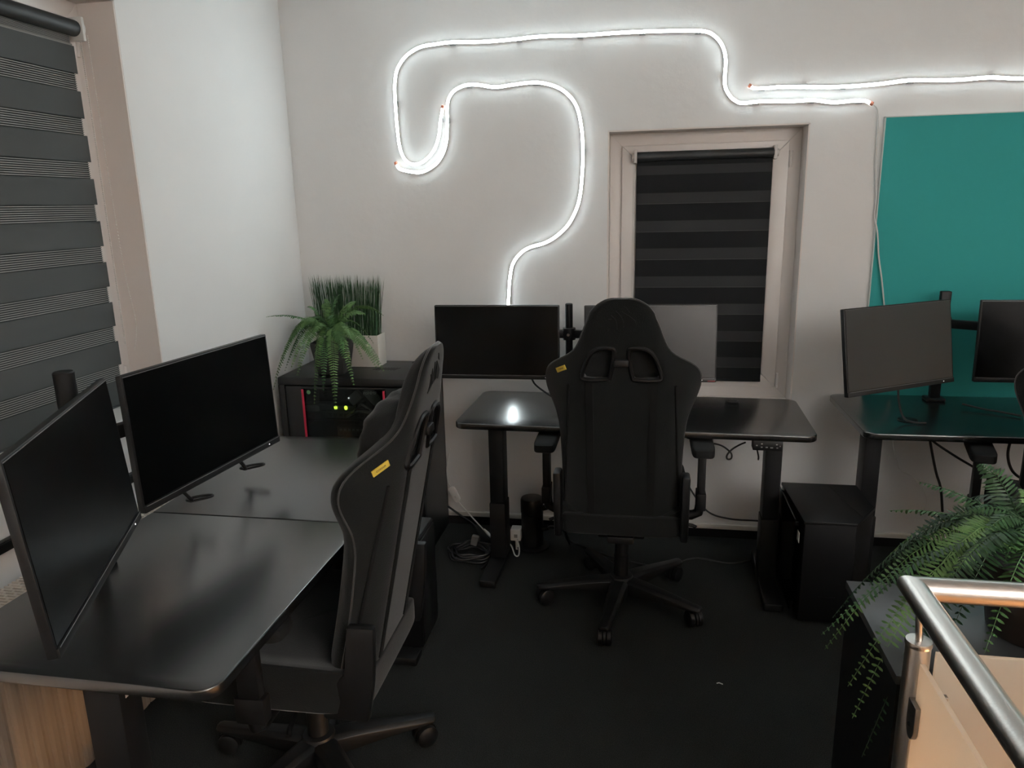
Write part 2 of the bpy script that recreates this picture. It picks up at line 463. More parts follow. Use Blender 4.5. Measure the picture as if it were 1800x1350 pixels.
# ------------------------------------------------------------------ light tubes on the wall
YN = 3.447
def neon(name, pts, label, clips, cap_start, cap_end):
    o = thing(name, label, 'light tube', (pts[0][0], YB, pts[0][1]), 0, 'white light tubes on the back wall')
    bx, bz = pts[0]
    P = catmull([(x-bx, YN-YB, zz-bz) for x, zz in pts], 5)
    w_, y0, dome = .0066, -.0095, .0036
    V = []; F = []; HV = []; HF = []; m_ = len(P)
    sec = [(-1, 0), (-.85, .45), (-.5, .82), (0, 1), (.5, .82), (.85, .45), (1, 0)]
    for i in range(m_):
        tg = (P[min(i+1, m_-1)]-P[max(i-1, 0)]).normalized(); nn = Vector((-tg.z, 0, tg.x))
        for s1, q in sec: V.append(Vector((P[i].x, y0-dome*q, P[i].z))+nn*(s1*w_))
        for s1, yy in ((-1.02, 0), (-1.03, y0), (-1.0, y0-.0002), (1.0, y0-.0002), (1.03, y0), (1.02, 0)): HV.append(Vector((P[i].x, yy if yy else -.0006, P[i].z))+nn*(s1*w_))
        if i:
            for k in range(6): F.append((i*7-7+k, i*7-6+k, i*7+1+k, i*7+k))
            for k in range(6):
                if k != 2: HF.append((i*6-6+k, i*6-6+(k+1) % 6, i*6+(k+1) % 6, i*6+k))
    tb = MB(); tb.add(V, F); tb.build('tube', 'neon_light', o)
    hb = MB(); hb.add(HV, HF); hb.build('housing', 'white_plastic', o)
    for cx, cz, ang in clips:
        c, s_ = math.cos(ang), math.sin(ang)
        off = .0098
        mb = MB(); px, pz = cx-bx+s_*off, cz-bz-c*off
        mb.obox((px, -.006, pz), (c, 0, s_), (0, 1, 0), (-s_, 0, c), .024, .012, .0028)
        mb.build('clip', 'neon_clip', o)
    def cap(i, j):
        a, b = P[i], P[j]; dr = (a-b).normalized()
        MB().tube([a-dr*.002, a+dr*.012], .0088, 8).build('end_cap', 'neon_cap', o, bevel=.002)
    if cap_start: cap(0, 1)
    if cap_end: cap(-1, -2)
    return o
nB = [(-0.917, 2.033), (-0.93, 1.98), (-0.942, 1.911), (-0.969, 1.85), (-1.017, 1.806), (-1.065, 1.792), (-1.105, 1.811), (-1.129, 1.863), (-1.138, 1.956), (-1.14, 2.092), (-1.135, 2.164), (-1.116, 2.219), (-1.07, 2.267), (-1.005, 2.296), (-0.926, 2.304), (-0.86, 2.307), (-0.719, 2.301), (-0.579, 2.303), (-0.503, 2.307), (-0.416, 2.307), (-0.293, 2.302), (-0.147, 2.303), (-0.004, 2.301), (0.137, 2.295), (0.226, 2.288), (0.268, 2.268), (0.302, 2.228), (0.318, 2.172), (0.317, 2.094), (0.323, 2.06), (0.341, 2.029), (0.365, 2.008), (0.396, 1.997), (0.474, 2.001), (0.589, 1.996), (0.679, 1.996), (0.759, 1.984), (0.836, 1.987), (0.88, 1.985), (0.903, 1.975)]
nA = [(-1.15, 1.795), (-1.14, 1.777), (-1.11, 1.766), (-1.047, 1.756), (-1.0, 1.768), (-0.955, 1.797), (-0.923, 1.841), (-0.905, 1.897), (-0.899, 1.971), (-0.895, 2.044), (-0.883, 2.08), (-0.856, 2.108), (-0.808, 2.125), (-0.755, 2.125), (-0.673, 2.111), (-0.596, 2.117), (-0.506, 2.122), (-0.443, 2.114), (-0.38, 2.09), (-0.331, 2.048), (-0.303, 1.997), (-0.288, 1.923), (-0.283, 1.863), (-0.283, 1.766), (-0.293, 1.643), (-0.314, 1.568), (-0.353, 1.501), (-0.411, 1.45), (-0.464, 1.423), (-0.531, 1.405), (-0.577, 1.375), (-0.611, 1.328), (-0.626, 1.261), (-0.633, 1.181), (-0.637, 1.127), (-0.641, 0.962), (-0.644, 0.90)]
nC = [(0.425, 2.061), (0.439, 2.054), (0.483, 2.052), (0.54, 2.054), (0.608, 2.051), (0.721, 2.045), (0.832, 2.044), (0.941, 2.048), (1.048, 2.056), (1.155, 2.051), (1.24, 2.049), (1.344, 2.052), (1.468, 2.042), (1.62, 2.045), (1.80, 2.06), (2.0, 2.05), (2.25, 2.06), (2.5, 2.05)]
H90 = PI/2
neon('light_tube', nB, 'long white light tube running from the small hook across the top to above the window', [(-.86, 2.304, 0), (-.56, 2.302, 0), (-.293, 2.301, 0), (-.03, 2.30, 0), (.20, 2.29, 0), (-1.139, 2.06, H90), (-.928, 1.985, H90), (.319, 2.11, -H90), (.45, 2.0, 0), (.67, 1.995, 0), (.86, 1.985, 0)], True, True)
neon('light_tube', nA, 'white light tube bent like a question mark down to the left back-row monitor', [(-.79, 2.124, 0), (-.49, 2.121, 0), (-.898, 1.98, H90), (-.283, 1.82, H90), (-1.08, 1.760, 0)], True, False)
neon('light_tube', nC, 'white light tube running above the teal panel to the right', [(.47, 2.052, 0), (.64, 2.05, PI), (.79, 2.044, 0), (1.05, 2.055, 0), (1.35, 2.052, PI)], True, False)

def cable(name, pts, r, m, label, k=8, n=6, group=None, base=None):
    P = catmull(pts, k)
    b = Vector(base or min(P, key=lambda p: p.z))
    o = MB().tube([p-b for p in P], r, n).build(name, m)
    o.location = b
    return tag(o, label, 'cable', group)
cable('power_cable', [(0.909, 3.445, 1.972), (0.928, 3.445, 1.954), (0.938, 3.45, 1.92), (0.942, 3.45, 1.853), (0.944, 3.45, 1.774), (0.95, 3.45, 1.682), (0.96, 3.45, 1.589), (0.96, 3.45, 1.518), (0.973, 3.432, 1.447), (0.986, 3.432, 1.351), (1.006, 3.43, 1.253), (1.028, 3.43, 1.13), (1.06, 3.43, .95), (1.08, 3.435, .78)], .0032, 'cable_white', 'thin white cable hanging from the light tube over the edge of the teal panel')

# ------------------------------------------------------------------ teal panel
tp = thing('wall_panel', 'large matte teal panel on the back wall behind the right desk', 'panel', (.969, YB, .70))
MB().box(0, 1.9, -.016, 0, 0, 1.215).build('board', 'teal', tp)
MB().box(-.004, 0, -.017, 0, 0, 1.219).build('edge_strip', 'teal_edge', tp)
MB().box(-.004, 1.9, -.017, 0, 1.215, 1.219).build('edge_strip', 'teal_edge', tp)
# small screws in the wall under the middle desk
for i, (x, zz) in enumerate(((.255, .125), (.292, .122))):
    o = MB().lathe([(.0005, .004), (.0045, .0035), (.006, 0)], n=10, fn=lambda p: (p[0], -p[2], p[1])).build('wall_screw', 'slot_dark')
    o.location = (x, YB, zz)
    tag(o, 'small dark screw in the wall under the middle desk, %s of two' % ('left' if i == 0 else 'right'), 'screw', 'screws under the middle desk')

# ------------------------------------------------------------------ radiator and wall trunking under the left window
rad = thing('radiator', 'radiator with white slotted top grille and shadow-painted ribbed front under the left window', 'radiator', (XL+.025, 1.62, .05))
RX = .105; RY0, RY1 = -.75, .52; RH = .60
MB().box(0, RX-.012, RY0, RY1, .02, RH-.012).build('body', 'radiator', rad, bevel=.006)
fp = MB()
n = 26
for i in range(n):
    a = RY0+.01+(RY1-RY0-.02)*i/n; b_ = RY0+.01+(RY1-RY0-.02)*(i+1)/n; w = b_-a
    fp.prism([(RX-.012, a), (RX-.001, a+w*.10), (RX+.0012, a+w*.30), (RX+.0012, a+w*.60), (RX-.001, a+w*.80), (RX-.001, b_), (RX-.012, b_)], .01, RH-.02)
fp.build('ribbed_front', 'radiator_shaded', rad, smooth=False)
MB().tube([(RX-.004, RY0, RH-.010), (RX-.004, RY1, RH-.010)], .010, 12).build('top_rim', 'radiator', rad)
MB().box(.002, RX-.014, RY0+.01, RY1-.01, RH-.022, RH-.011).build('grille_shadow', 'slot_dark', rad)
gm = MB().box(-.0, RX-.006, -.0028, .0028, -.003, .003).mesh('grille_bar', bevel=.001, seg=1)
nb = 100
for i in range(nb):
    g = link('grille_bar', gm, 'radiator', rad); g.location = (0, RY0+.008+(RY1-RY0-.016)*i/(nb-1), RH-.003)
gl = MB()
for i in range(nb-1):
    y = RY0+.008+(RY1-RY0-.016)*(i+.5)/(nb-1)
    for k in range(3):
        x = .012+.034*k+(.017 if i % 2 else 0)
        if x < RX-.012: gl.box(x-.003, x+.003, y-.006, y+.006, RH-.005, RH-.0005)
gl.build('grille_links', 'radiator', rad, smooth=False)
rad.children[-1]['kind'] = 'stuff'
for y in (RY0+.1, RY1-.1):
    MB().box(.03, .06, y-.02, y+.02, -.05, .03).build('foot', 'radiator', rad)
tr = thing('cable_trunking', 'black cable trunking along the left wall behind the left desk', 'trunking', (XL, 1.70, .732))
MB().box(0, .020, -.75, .63, 0, .030).build('channel', 'black_plastic', tr, bevel=.002)
MB().box(.020, .023, -.75, .63, .003, .027).build('cover', 'black_plastic', tr, bevel=.001)

# ------------------------------------------------------------------ desks
ZD = .74
def desk(label, loc, rz, L, Dp, legs, split, sticker=(), sdz=0, keypad=None, grommets=()):
    o = thing('standing_desk', label, 'desk', loc, rz, 'black height-adjustable desks')
    th = .025
    halves = [(-L/2, -.0008, (0, 0, 1, 1)), (.0008, L/2, (1, 1, 0, 0))] if split else [(-L/2, L/2, (1, 1, 1, 1))]
    for a, b, wh in halves:
        MB().prism(rrect(a, b, 0, Dp, .045, 7, wh), ZD-th, ZD).build('tabletop', 'desk_board', o, bevel=.004, seg=3)
    fr = MB(); yc = Dp*.5
    fr.box(legs[0]-.03, legs[1]+.03, yc-.055, yc-.015, ZD-th-.04, ZD-th-.001)
    fr.box(legs[0]-.03, legs[1]+.03, yc+.015, yc+.055, ZD-th-.04, ZD-th-.001)
    fr.build('crossbar', 'black_steel', o, bevel=.003)
    for q, x in enumerate(legs):
        MB().box(x-.035, x+.035, Dp*.10, Dp*.92, ZD-th-.012, ZD-th-.001).build('support_arm', 'black_steel', o, bevel=.002)
        c = MB(); c.box(x-.0325, x+.0325, yc-.0435, yc+.0435, .30, ZD-th-.012)
        lg = c.build('leg', 'black_steel', o, bevel=.005)
        MB().box(x-.036, x+.036, yc-.047, yc+.047, .036, .30).build('lower_column', 'black_steel', lg, bevel=.004)
        f = MB().prism(rrect(x-.037, x+.037, .005, Dp-.06, .006, 2), .008, .038).build('foot', 'black_steel', o, bevel=.004)
        for y in (.04, Dp-.10):
            MB().lathe([(.018, 0), (.018, .010)], (x, y, 0), 12).build('levelling_pad', 'rubber', f)
        if q in sticker:
            y = yc-.0456
            s_ = MB().box(x-.018, x+.018, y-.0006, y, ZD-th-.068+sdz, ZD-th-.030+sdz).build('warning_sticker', 'sticker', lg)
            ar = [(0, .013), (.010, .003), (.0055, .003), (.0055, -.008), (-.0055, -.008), (-.0055, .003), (-.010, .003)]
            MB().prism(ar, 0, .0004, lambda a, b, hh: (x+a, y-.0007-hh, ZD-th-.047+sdz+b)).build('red_arrow', 'sticker_red', s_, smooth=False)
    if keypad is not None:
        k = MB().box(keypad-.054, keypad+.054, .008, .058, ZD-th-.040, ZD-th-.001).build('control_panel', 'device_grey' if False else 'bezel', o, bevel=.003)
        for (dx, dz, w) in ((-.040, .0, .0028), (-.022, .007, .003), (-.022, -.006, .003), (-.004, -.006, .004), (.014, -.007, .005), (.032, .006, .003), (.034, -.007, .003), (.044, .000, .002)):
            MB().box(keypad+dx-w, keypad+dx+w, .0072, .0079, ZD-th-.020+dz-.002, ZD-th-.020+dz+.002).build('button', 'keypad_print', k)
    for gx, gy in grommets:
        g = MB().lathe([(.030, 0), (.031, .004), (.026, .006), (.022, .0055)], (gx, gy, ZD), 20).build('grommet', 'black_gloss', o)
        MB().lathe([(.020, 0), (.020, .0058)], (gx, gy, ZD), 16).build('grommet_cap', 'slot_dark', g)
    return o
dA = desk('long black desk with a seam across its top along the left wall', (-.768, 1.82, 0), PI/2, 1.50, .655, (-.62, .44), True, sticker=(0,), sdz=-.03)
dB = desk('black desk in the middle of the back wall under the question mark light', (-.055, 2.785, 0), R(-1.6), 1.405, .55, (-.583, .583), False, sticker=(0,), keypad=.525, grommets=((.43, .47),))
dC = desk('black desk at the right in front of the teal panel', (1.525, 2.83, 0), 0, 1.40, .60, (-.59, .59), False, sticker=(0,))

# ------------------------------------------------------------------ monitors
def monitor(label, loc, yaw, tilt, w, h, scr='screen', red=False):
    o = thing('monitor', label, 'monitor', loc, yaw, 'black flat monitors')
    o.rotation_euler = (-tilt, 0, yaw)
    MB().prism(rrect(-w/2, w/2, -h/2, h/2, .004, 3), 0, .016, lambda a, b, hh: (a, hh, b)).build('housing', 'bezel', o, bevel=.0015)
    b = MB(); b.prism([(-w*.33, -h*.38), (w*.33, -h*.38), (w*.33, h*.30), (-w*.33, h*.30)], .016, .042, lambda a, b, hh: (a*(1-(hh-.016)*5), hh, b*(1-(hh-.016)*5)))
    b.build('rear_cover', 'black_plastic', o, bevel=.006)
    MB().box(-w/2+.006, w/2-.006, -.0012, .0004, -h/2+.021, h/2-.006).build('screen', scr, o)
    c = MB().box(-w/2+.001, w/2-.001, -.004, .001, -h/2+.001, -h/2+.018).build('chin', 'bezel', o, bevel=.001)
    MB().box(-w/2+.008, w/2-.008, -.0048, -.0040, -h/2+.0165, -h/2+.0180).build('chin_line', 'bezel_line', c)
    MB().box(-w/2+.004, w/2-.004, -.0014, .0006, h/2-.0052, h/2-.0040).build('top_line', 'bezel_line', o)
    MB().box(w/2-.060, w/2-.057, -.0049, -.0040, -h/2+.008, -h/2+.011).build('power_light', 'led_white', c)
    text_mesh('maker_mark', 'msi', .010, 'bezel_line', c, Matrix.Translation((0, -.0042, -h/2+.010)) @ Matrix.Rotation(PI/2, 4, 'X'), .0001) if False else None
    if red:
        MB().box(w/2-.035, w/2-.006, -.0050, -.0040, -h/2+.004, -h/2+.007).build('red_mark', 'sticker_red', c)
    MB().box(-.05, .05, .042, .050, -.05, .05).build('mount_plate', 'black_steel', o, bevel=.002)
    return o
m1 = monitor('black monitor at the near end of the left desk, turned away from its neighbour', (-1.05, 1.167, 1.074), R(114.3), R(4.6), .58, .342)
m2 = monitor('black monitor at the far end of the left desk, parallel to the wall', (-1.1575, 1.772, 1.063), R(84.4), R(1.7), .58, .342)
mB1 = monitor('black monitor under the end of the question mark light, left of the middle desk pole', (-.62, 3.066, 1.027), R(1.1), R(2.2), .54, .32)
mB2 = monitor('black monitor half hidden behind the middle chair, in front of the window', (.027, 3.054, 1.03), R(4.5), R(6.4), .54, .32, 'screen_soft', True)
mC1 = monitor('black monitor on the right desk turned to face right', (.944, 2.917, 1.053), R(32.3), R(9.5), .54, .32, 'screen_semi')
mC2 = monitor('black monitor cut off by the right edge, before the teal panel', (1.545, 3.085, 1.045), R(-2), R(3), .54, .32)

# ------------------------------------------------------------------ monitor arms
def mon_arm(label, px, py, ztop, r, zc, targets, square=False, back=(0, 1)):
    o = thing('monitor_stand', label, 'monitor arm', (px, py, ZD), 0, 'black dual monitor arms')
    H = ztop-ZD
    if square: MB().box(-r, r, -r*.7, r*.7, 0, H).build('pole', 'black_steel', o, bevel=.004)
    else: MB().lathe([(r, 0), (r, H-.003), (r-.003, H)], n=22).build('pole', 'black_steel', o)
    MB().prism(rrect(-.038, .038, -.036, .036, .012, 4), 0, .014).build('base_plate', 'black_steel', o, bevel=.003)
    cl = MB(); cl.lathe([(r+.012, zc-ZD-.026), (r+.013, zc-ZD-.02), (r+.013, zc-ZD+.02), (r+.012, zc-ZD+.026)], n=22)
    cl = cl.build('collar', 'black_plastic', o)
    sc = MB(); sc.tube([(0, -r-.010, zc-ZD), (0, -r-.024, zc-ZD)], .006, 10); sc.build('screw', 'steel_dark', cl)
    for t_ in targets:
        tgt = t_.matrix_basis @ Vector((0, .050, 0))-Vector((px, py, ZD))
        el = tgt*0.5+Vector((back[0]*.03, back[1]*.03, 0)); el.z = zc-ZD; 
        a = Vector((0, 0, zc-ZD)); b = Vector((tgt.x+back[0]*.035, tgt.y+back[1]*.035, zc-ZD))
        d = (b-a); d.z = 0; u = d.normalized(); s_ = Vector((-u.y, u.x, 0))
        arm = MB(); arm.obox((a+b)/2, u, s_, (0, 0, 1), d.length, .026, .036)
        arm = arm.build('arm', 'black_steel', o, bevel=.004)
        j = MB(); j.tube([(b.x, b.y, zc-ZD-.028), (b.x, b.y, zc-ZD+.028)], .019, 16); j.build('joint', 'black_plastic', arm)
        h = MB(); h.tube([b, (tgt.x, tgt.y, tgt.z)], .014, 12); h.build('tilt_head', 'black_plastic', arm)
bpy.context.view_layer.update()
mon_arm('black pole with two monitor arms clamped to the left desk by the window', -1.345, 1.49, 1.242, .0235, 1.065, (m1, m2), back=(-1, 0))
mon_arm('black pole with two monitor arms on the middle desk', -.322, 3.20, 1.178, .0165, 1.045, (mB1, mB2))
mon_arm('black square pole with two monitor arms on the right desk', 1.237, 3.35, 1.210, .020, 1.075, (mC1, mC2), square=True)

# ------------------------------------------------------------------ gaming chair
WZ = [(1.302, .030), (1.297, .056), (1.275, .088), (1.245, .107), (1.205, .122), (1.16, .138), (1.118, .158), (1.094, .194), (1.073, .235), (1.045, .261), (1.015, .2695), (.976, .2655), (.935, .249), (.895, .231), (.845, .2195), (.79, .2155), (.735, .2135), (.70, .212), (.64, .2115), (.51, .214), (.48, .214)]
WZ.sort()
def width(z):
    if z <= WZ[0][0]: return WZ[0][1]
    for (a, wa), (b, wb_) in zip(WZ, WZ[1:]):
        if z <= b: return wa+(wb_-wa)*(z-a)/(b-a)
    return WZ[-1][1]
def ybk(x, z):
    wing = max(0, (abs(x)-.115)/.155)
    return -.245-(z-.5)*.21+.105*wing**1.5
def hole_poly(sgn):
    P = [(0.105, 1.11), (.076, 1.134), (.038, 1.136), (.024, 1.122), (.036, 1.040), (.048, 1.027), (.118, 1.026), (.130, 1.042)]
    return [(sgn*x, z) for x, z in P]
def build_backrest():
    zs = []
    z = .485
    while z < 1.245: zs.append(z); z += .0125
    zs += [1.255, 1.265, 1.275, 1.283, 1.290, 1.296, 1.300, 1.302]
    # smooth the widths
    ws = [width(z) for z in zs]
    for _ in range(3): ws = [ws[0]]+[(ws[i-1]+2*ws[i]+ws[i+1])/4 for i in range(1, len(ws)-1)]+[ws[-1]]
    n = 36; V = []; F = []
    ring = 2*n
    for z, w in zip(zs, ws):
        tz = math.sqrt(max(.004, 1-((z-1.20)/.1035)**2)) if z > 1.20 else 1
        if z < .55: tz *= .55+.45*math.sqrt(max(0, 1-((.55-z)/.07)**2))
        for i in range(n):          # back, left to right
            s = -math.cos(PI*i/(n-1))
            x = s*w; V.append((x, ybk(x, z)+.012*(abs(s)**8), z))
        for i in range(n):          # front, right to left
            s = math.cos(PI*i/(n-1)); x = s*w
            th = (.055+.045*math.exp(-((abs(s)-.74)/.2)**2))*(1-.45*min(1, max(0, (z-1.02)/.12)))*math.sqrt(max(0, 1-abs(s)**7))*tz
            V.append((x, ybk(x, z)+.012*(abs(s)**8)+th+.002, z))
    m = len(zs)
    for j in range(m-1):
        for i in range(ring):
            F.append((j*ring+i, j*ring+(i+1) % ring, (j+1)*ring+(i+1) % ring, (j+1)*ring+i))
    F.append(tuple(range(ring-1, -1, -1))); F.append(tuple((m-1)*ring+i for i in range(ring)))
    mb = MB(); mb.add(V, F)
    me = mb.mesh('backrest', angle=50)
    # cut the two openings
    ob = bpy.data.objects.new('tmp_back', me); C.objects.link(ob)
    cuts = []
    for sg in (-1, 1):
        P = hole_poly(sg)
        cm = MB().prism(P, -.60, .2, lambda a, b, hh: (a, hh, b)).mesh('cut', smooth=False)
        co = bpy.data.objects.new('tmp_cut', cm); C.objects.link(co); cuts.append(co)
        md = ob.modifiers.new('b', 'BOOLEAN'); md.operation = 'DIFFERENCE'; md.object = co; md.solver = 'EXACT'
    bpy.context.view_layer.update()
    out = bpy.data.meshes.new_from_object(ob.evaluated_get(bpy.context.evaluated_depsgraph_get()))
    for o in cuts+[ob]: bpy.data.objects.remove(o)
    out.materials.clear(); out.name = 'backrest'
    out.shade_smooth(); out.set_sharp_from_angle(angle=R(50))
    edge = []
    for z, w in zip(zs, ws): edge.append((w, ybk(w, z)+.012, z))
    return out, edge
BACK, EDGE = build_backrest()

def super_block(cx, cy, cz, sx, sy, sz, p=4, nu=28, nv=18, wr=0, fn=None):
    V = []; F = []
    def f(c, e): return math.copysign(abs(c)**(2/e), c)
    for i in range(nv+1):
        v = -PI/2+PI*i/nv
        for k in range(nu):
            u = 2*PI*k/nu
            x = f(math.cos(v), p)*f(math.cos(u), p); y = f(math.cos(v), p)*f(math.sin(u), p); z = f(math.sin(v), p)
            q = [cx+x*sx/2, cy+y*sy/2, cz+z*sz/2]
            if wr:
                q[1] += wr*math.sin(q[2]*150+q[0]*22)*math.sin(q[0]*31+1.3)
                q[2] += wr*.5*math.sin(q[0]*75)
            V.append(fn(*q) if fn else q)
    for i in range(nv):
        for k in range(nu): F.append((i*nu+k, i*nu+(k+1) % nu, (i+1)*nu+(k+1) % nu, (i+1)*nu+k))
    mb = MB(); mb.add(V, F); return mb

CH = {}
def chair(label, loc, rz, base_angles, tag_it=True, drop=0.0):
    o = thing('gaming_chair', label, 'chair', loc, rz, 'dark grey fabric gaming chairs')
    def part(key, maker, m, parent=o, **kw):
        if key not in CH: CH[key] = maker().mesh(key.split('#')[0], **kw)
        return link(key.split('#')[0], CH[key], m, parent)
    bk = link('backrest', BACK, 'chair_fabric', o)
    e = EDGE
    part('lit_edge_piping', lambda: MB().tube([(-x, y, z) for x, y, z in e]+[(x, y, z) for x, y, z in reversed(e)], .0026, 6), 'rim_lit_piping', bk)
    for sg in (-1, 1):
        def hf():
            P = [Vector((x, ybk(x, z)-.001, z)) for x, z in hole_poly(sg)]
            return MB().tube(catmull(P, 5, True), .0075, 8, closed=True)
        part('opening_frame#%d' % sg, hf, 'black_gloss', bk)
        def st():
            mb = MB(); n_ = 22
            for i in range(n_):
                z1, z0 = 1.028-(1.028-.50)*i/n_, 1.028-(1.028-.50)*(i+1)/n_
                xa = sg*(.107-.002*i/n_)
                vs = []
                for (x, z) in ((xa-.0125, z0), (xa+.0125, z0), (xa+.0125, z1), (xa-.0125, z1)):
                    vs.append((x, ybk(x, z)-.0035, z))
                for (x, z) in ((xa-.0125, z0), (xa+.0125, z0), (xa+.0125, z1), (xa-.0125, z1)):
                    vs.append((x, ybk(x, z)+.004, z))
                mb.add(vs, [(0, 1, 2, 3), (7, 6, 5, 4), (0, 4, 5, 1), (1, 5, 6, 2), (2, 6, 7, 3), (3, 7, 4, 0)])
            return mb
        part('strap#%d' % sg, st, 'strap', bk)
        part('seam#%d' % sg, lambda: MB().tube([(sg*(.179+.028*i/20), ybk(.179+.028*i/20, 1.0-.48*i/20)-.0005, 1.0-.48*i/20) for i in range(21)], .0045, 6), 'strap', bk)
    part('bridge_clip', lambda: MB().box(-.024, .024, -.385, -.362, 1.075, 1.098), 'black_plastic', bk, bevel=.004)
    def emb():
        polys = [[(760, 470), (990, 620), (1170, 760), (1195, 900), (1165, 1010), (1050, 960), (940, 950), (860, 960), (830, 700)],
                 [(590, 460), (720, 600), (800, 760), (825, 960), (640, 1020), (630, 760)],
                 [(440, 590), (560, 720), (600, 820), (625, 1022), (470, 1090), (300, 1160), (400, 1000), (400, 800), (340, 710), (450, 720)],
                 [(810, 290), (900, 360), (1000, 500), (870, 440)]]
        mb = MB(); k = .094/900
        for P in polys:
            Q = [((x-750)*k, 1.232-(y-750)*k) for x, y in P]
            mb.prism(Q, -.0015, .004, lambda a, b, hh: (a, ybk(a, b)+hh, b))
        return mb
    part('emblem', emb, 'strap', bk, smooth=False)
    if tag_it:
        # yellow cloth tag on the left shoulder
        c = Vector((-.205, ybk(-.205, 1.058)-.0015, 1.052))
        ex = (Vector((-.185, ybk(-.185, 1.066), 1.066))-Vector((-.225, ybk(-.225, 1.044), 1.044))).normalized()
        ny = (Vector((-.205, ybk(-.205, 1.09), 1.09))-Vector((-.205, ybk(-.205, 1.02), 1.02))).normalized()
        nz = ex.cross(ny).normalized()
        if nz.y > 0: nz = -nz
        ey = nz.cross(ex)
        tg = part('cloth_tag', lambda: MB().obox(c, ex, ey, nz, .048, .017, .003), 'tag_yellow', bk, bevel=.0005)
        mw = Matrix((( ex.x, ey.x, nz.x, c.x+nz.x*.0016), (ex.y, ey.y, nz.y, c.y+nz.y*.0016), (ex.z, ey.z, nz.z, c.z+nz.z*.0016), (0, 0, 0, 1)))
        text_mesh('tag_lettering', 'CORSAIR', .0068, 'tag_ink', tg, mw)
    # pillow in front of the headrest
    py = lambda z: -.245-(z-.5)*.21+.082
    part('neck_pillow', lambda: super_block(0, py(1.075), 1.075, .30, .105, .20, 3.2, 48, 40, .0042, lambda x, y, z: (x, y-(z-1.075)*.21+.10*max(0, abs(x)-.06), z)), 'chair_fabric_dark')
    # seat
    def seat():
        def fn(x, y, z):
            if z > .455: z += .045*max(0, (abs(x)-.13)/.12)**2 + .012*math.cos((y-.03)*5)
            return (x*(1-.10*max(0, y)), y, z)
        return super_block(0, .02, .455, .50, .52, .10, 7, 40, 14, 0, fn)
    part('seat', seat, 'chair_fabric')
    part('seat_rear_band', lambda: super_block(0, -.222, .452, .43, .05, .085, 8, 24, 12), 'chair_fabric_dark')
    part('seat_pan', lambda: MB().box(-.19, .19, -.19, .20, .385, .41), 'black_plastic', bevel=.006)
    for sg in (-1, 1):
        part('hinge_cover#%d' % sg, lambda: MB().prism([(-.255, .40), (-.14, .40), (-.12, .47), (-.20, .53), (-.215, .66), (-.285, .66), (-.275, .52)], sg*.214, sg*.242, lambda a, b, hh: (hh, a, b)), 'black_plastic', bevel=.008)
        def armb():
            mb = MB(); mb.tube([(sg*.10, .01, .398), (sg*.27, .01, .398), (sg*.295, .01, .41), (sg*.302, .01, .45)], .020, 10)
            mb.box(sg*.302-.018, sg*.302+.018, -.028, .048, .43, .50)
            return mb
        ab = part('arm_bracket#%d' % sg, armb, 'black_plastic', bevel=.004)
        part('arm_post#%d' % sg, lambda: MB().box(sg*.302-.014, sg*.302+.014, -.018, .038, .46, .665), 'black_plastic', bevel=.004)
        part('arm_pad#%d' % sg, lambda: super_block(sg*.300, .035, .685, .085, .27, .042, 6, 28, 12), 'rubber')
        part('side_lever#%d' % sg, lambda: MB().tube([(sg*.20, -.05, .39), (sg*.27, -.06, .385), (sg*.285, -.065, .38)], .007, 8), 'black_plastic')
    def mech():
        mb = MB(); mb.box(-.09, .09, -.13, .13, .345, .386); mb.box(-.05, .05, -.19, -.12, .35, .38); return mb
    part('tilt_mechanism', mech, 'black_steel', bevel=.008)
    part('gas_lift', lambda: MB().lathe([(.030, .09), (.030, .22), (.027, .222), (.027, .30), (.020, .302), (.020, .35)], n=20), 'black_plastic')
    # base
    def hub(): return MB().lathe([(.040, .058), (.050, .066), (.052, .11), (.044, .128), (.030, .132)], n=24)
    part('base_hub', hub, 'black_plastic')
    def leg():
        secs = [(.030, .036, .062, .122), (.10, .033, .066, .119), (.20, .028, .072, .108), (.29, .024, .074, .096), (.335, .022, .076, .092), (.345, .014, .080, .090)]
        V = []
        for r_, w, z0, z1 in secs:
            V += [(r_, -w, z0), (r_, w, z0), (r_, w, z1-.010), (r_, w*.55, z1), (r_, -w*.55, z1), (r_, -w, z1-.010)]
        F = []
        for i in range(len(secs)-1):
            for k in range(6): F.append((i*6+k, i*6+(k+1) % 6, i*6+6+(k+1) % 6, i*6+6+k))
        F += [(5, 4, 3, 2, 1, 0), tuple((len(secs)-1)*6+k for k in range(6))]
        mb = MB(); mb.add(V, F); return mb
    def caster():
        mb = MB()
        for s_ in (-1, 1):
            mb.lathe([(.004, -.012), (.027, -.011), (.033, -.007), (.033, .007), (.027, .011), (.004, .012)], (0, 0, 0), 20, lambda p: (p[0]-.012, p[2]+s_*.0165, p[1]+.033))
        return mb
    def hood():
        mb = MB(); mb.lathe([(.004, -.004), (.036, -.004), (.036, .004), (.004, .004)], (0, 0, 0), 20, lambda p: (p[0]-.012, p[2], max(p[1], -.012)+.034))
        mb.tube([(0, 0, .045), (0, 0, .082)], .007, 8); return mb
    for i, a in enumerate(base_angles):
        l = part('base_leg', leg, 'black_plastic', bevel=.003); l.rotation_euler = (0, 0, a)
        cs = part('caster', hood, 'black_plastic'); cs.location = (.322*math.cos(a), .322*math.sin(a), 0); cs.rotation_euler = (0, 0, a+.7*math.sin(i*2.1+.3))
        part('wheel_pair', caster, 'black_plastic', cs)
    for c_ in o.children:
        if drop and c_.name.split('.')[0] not in ('base_leg', 'base_hub', 'caster', 'gas_lift'): c_.location.z -= drop
    return o
chair('dark grey gaming chair seen from behind at the middle desk', (-.07, 2.775, 0), 0, [R(a) for a in (-99, -171, -27, 45, 117)])
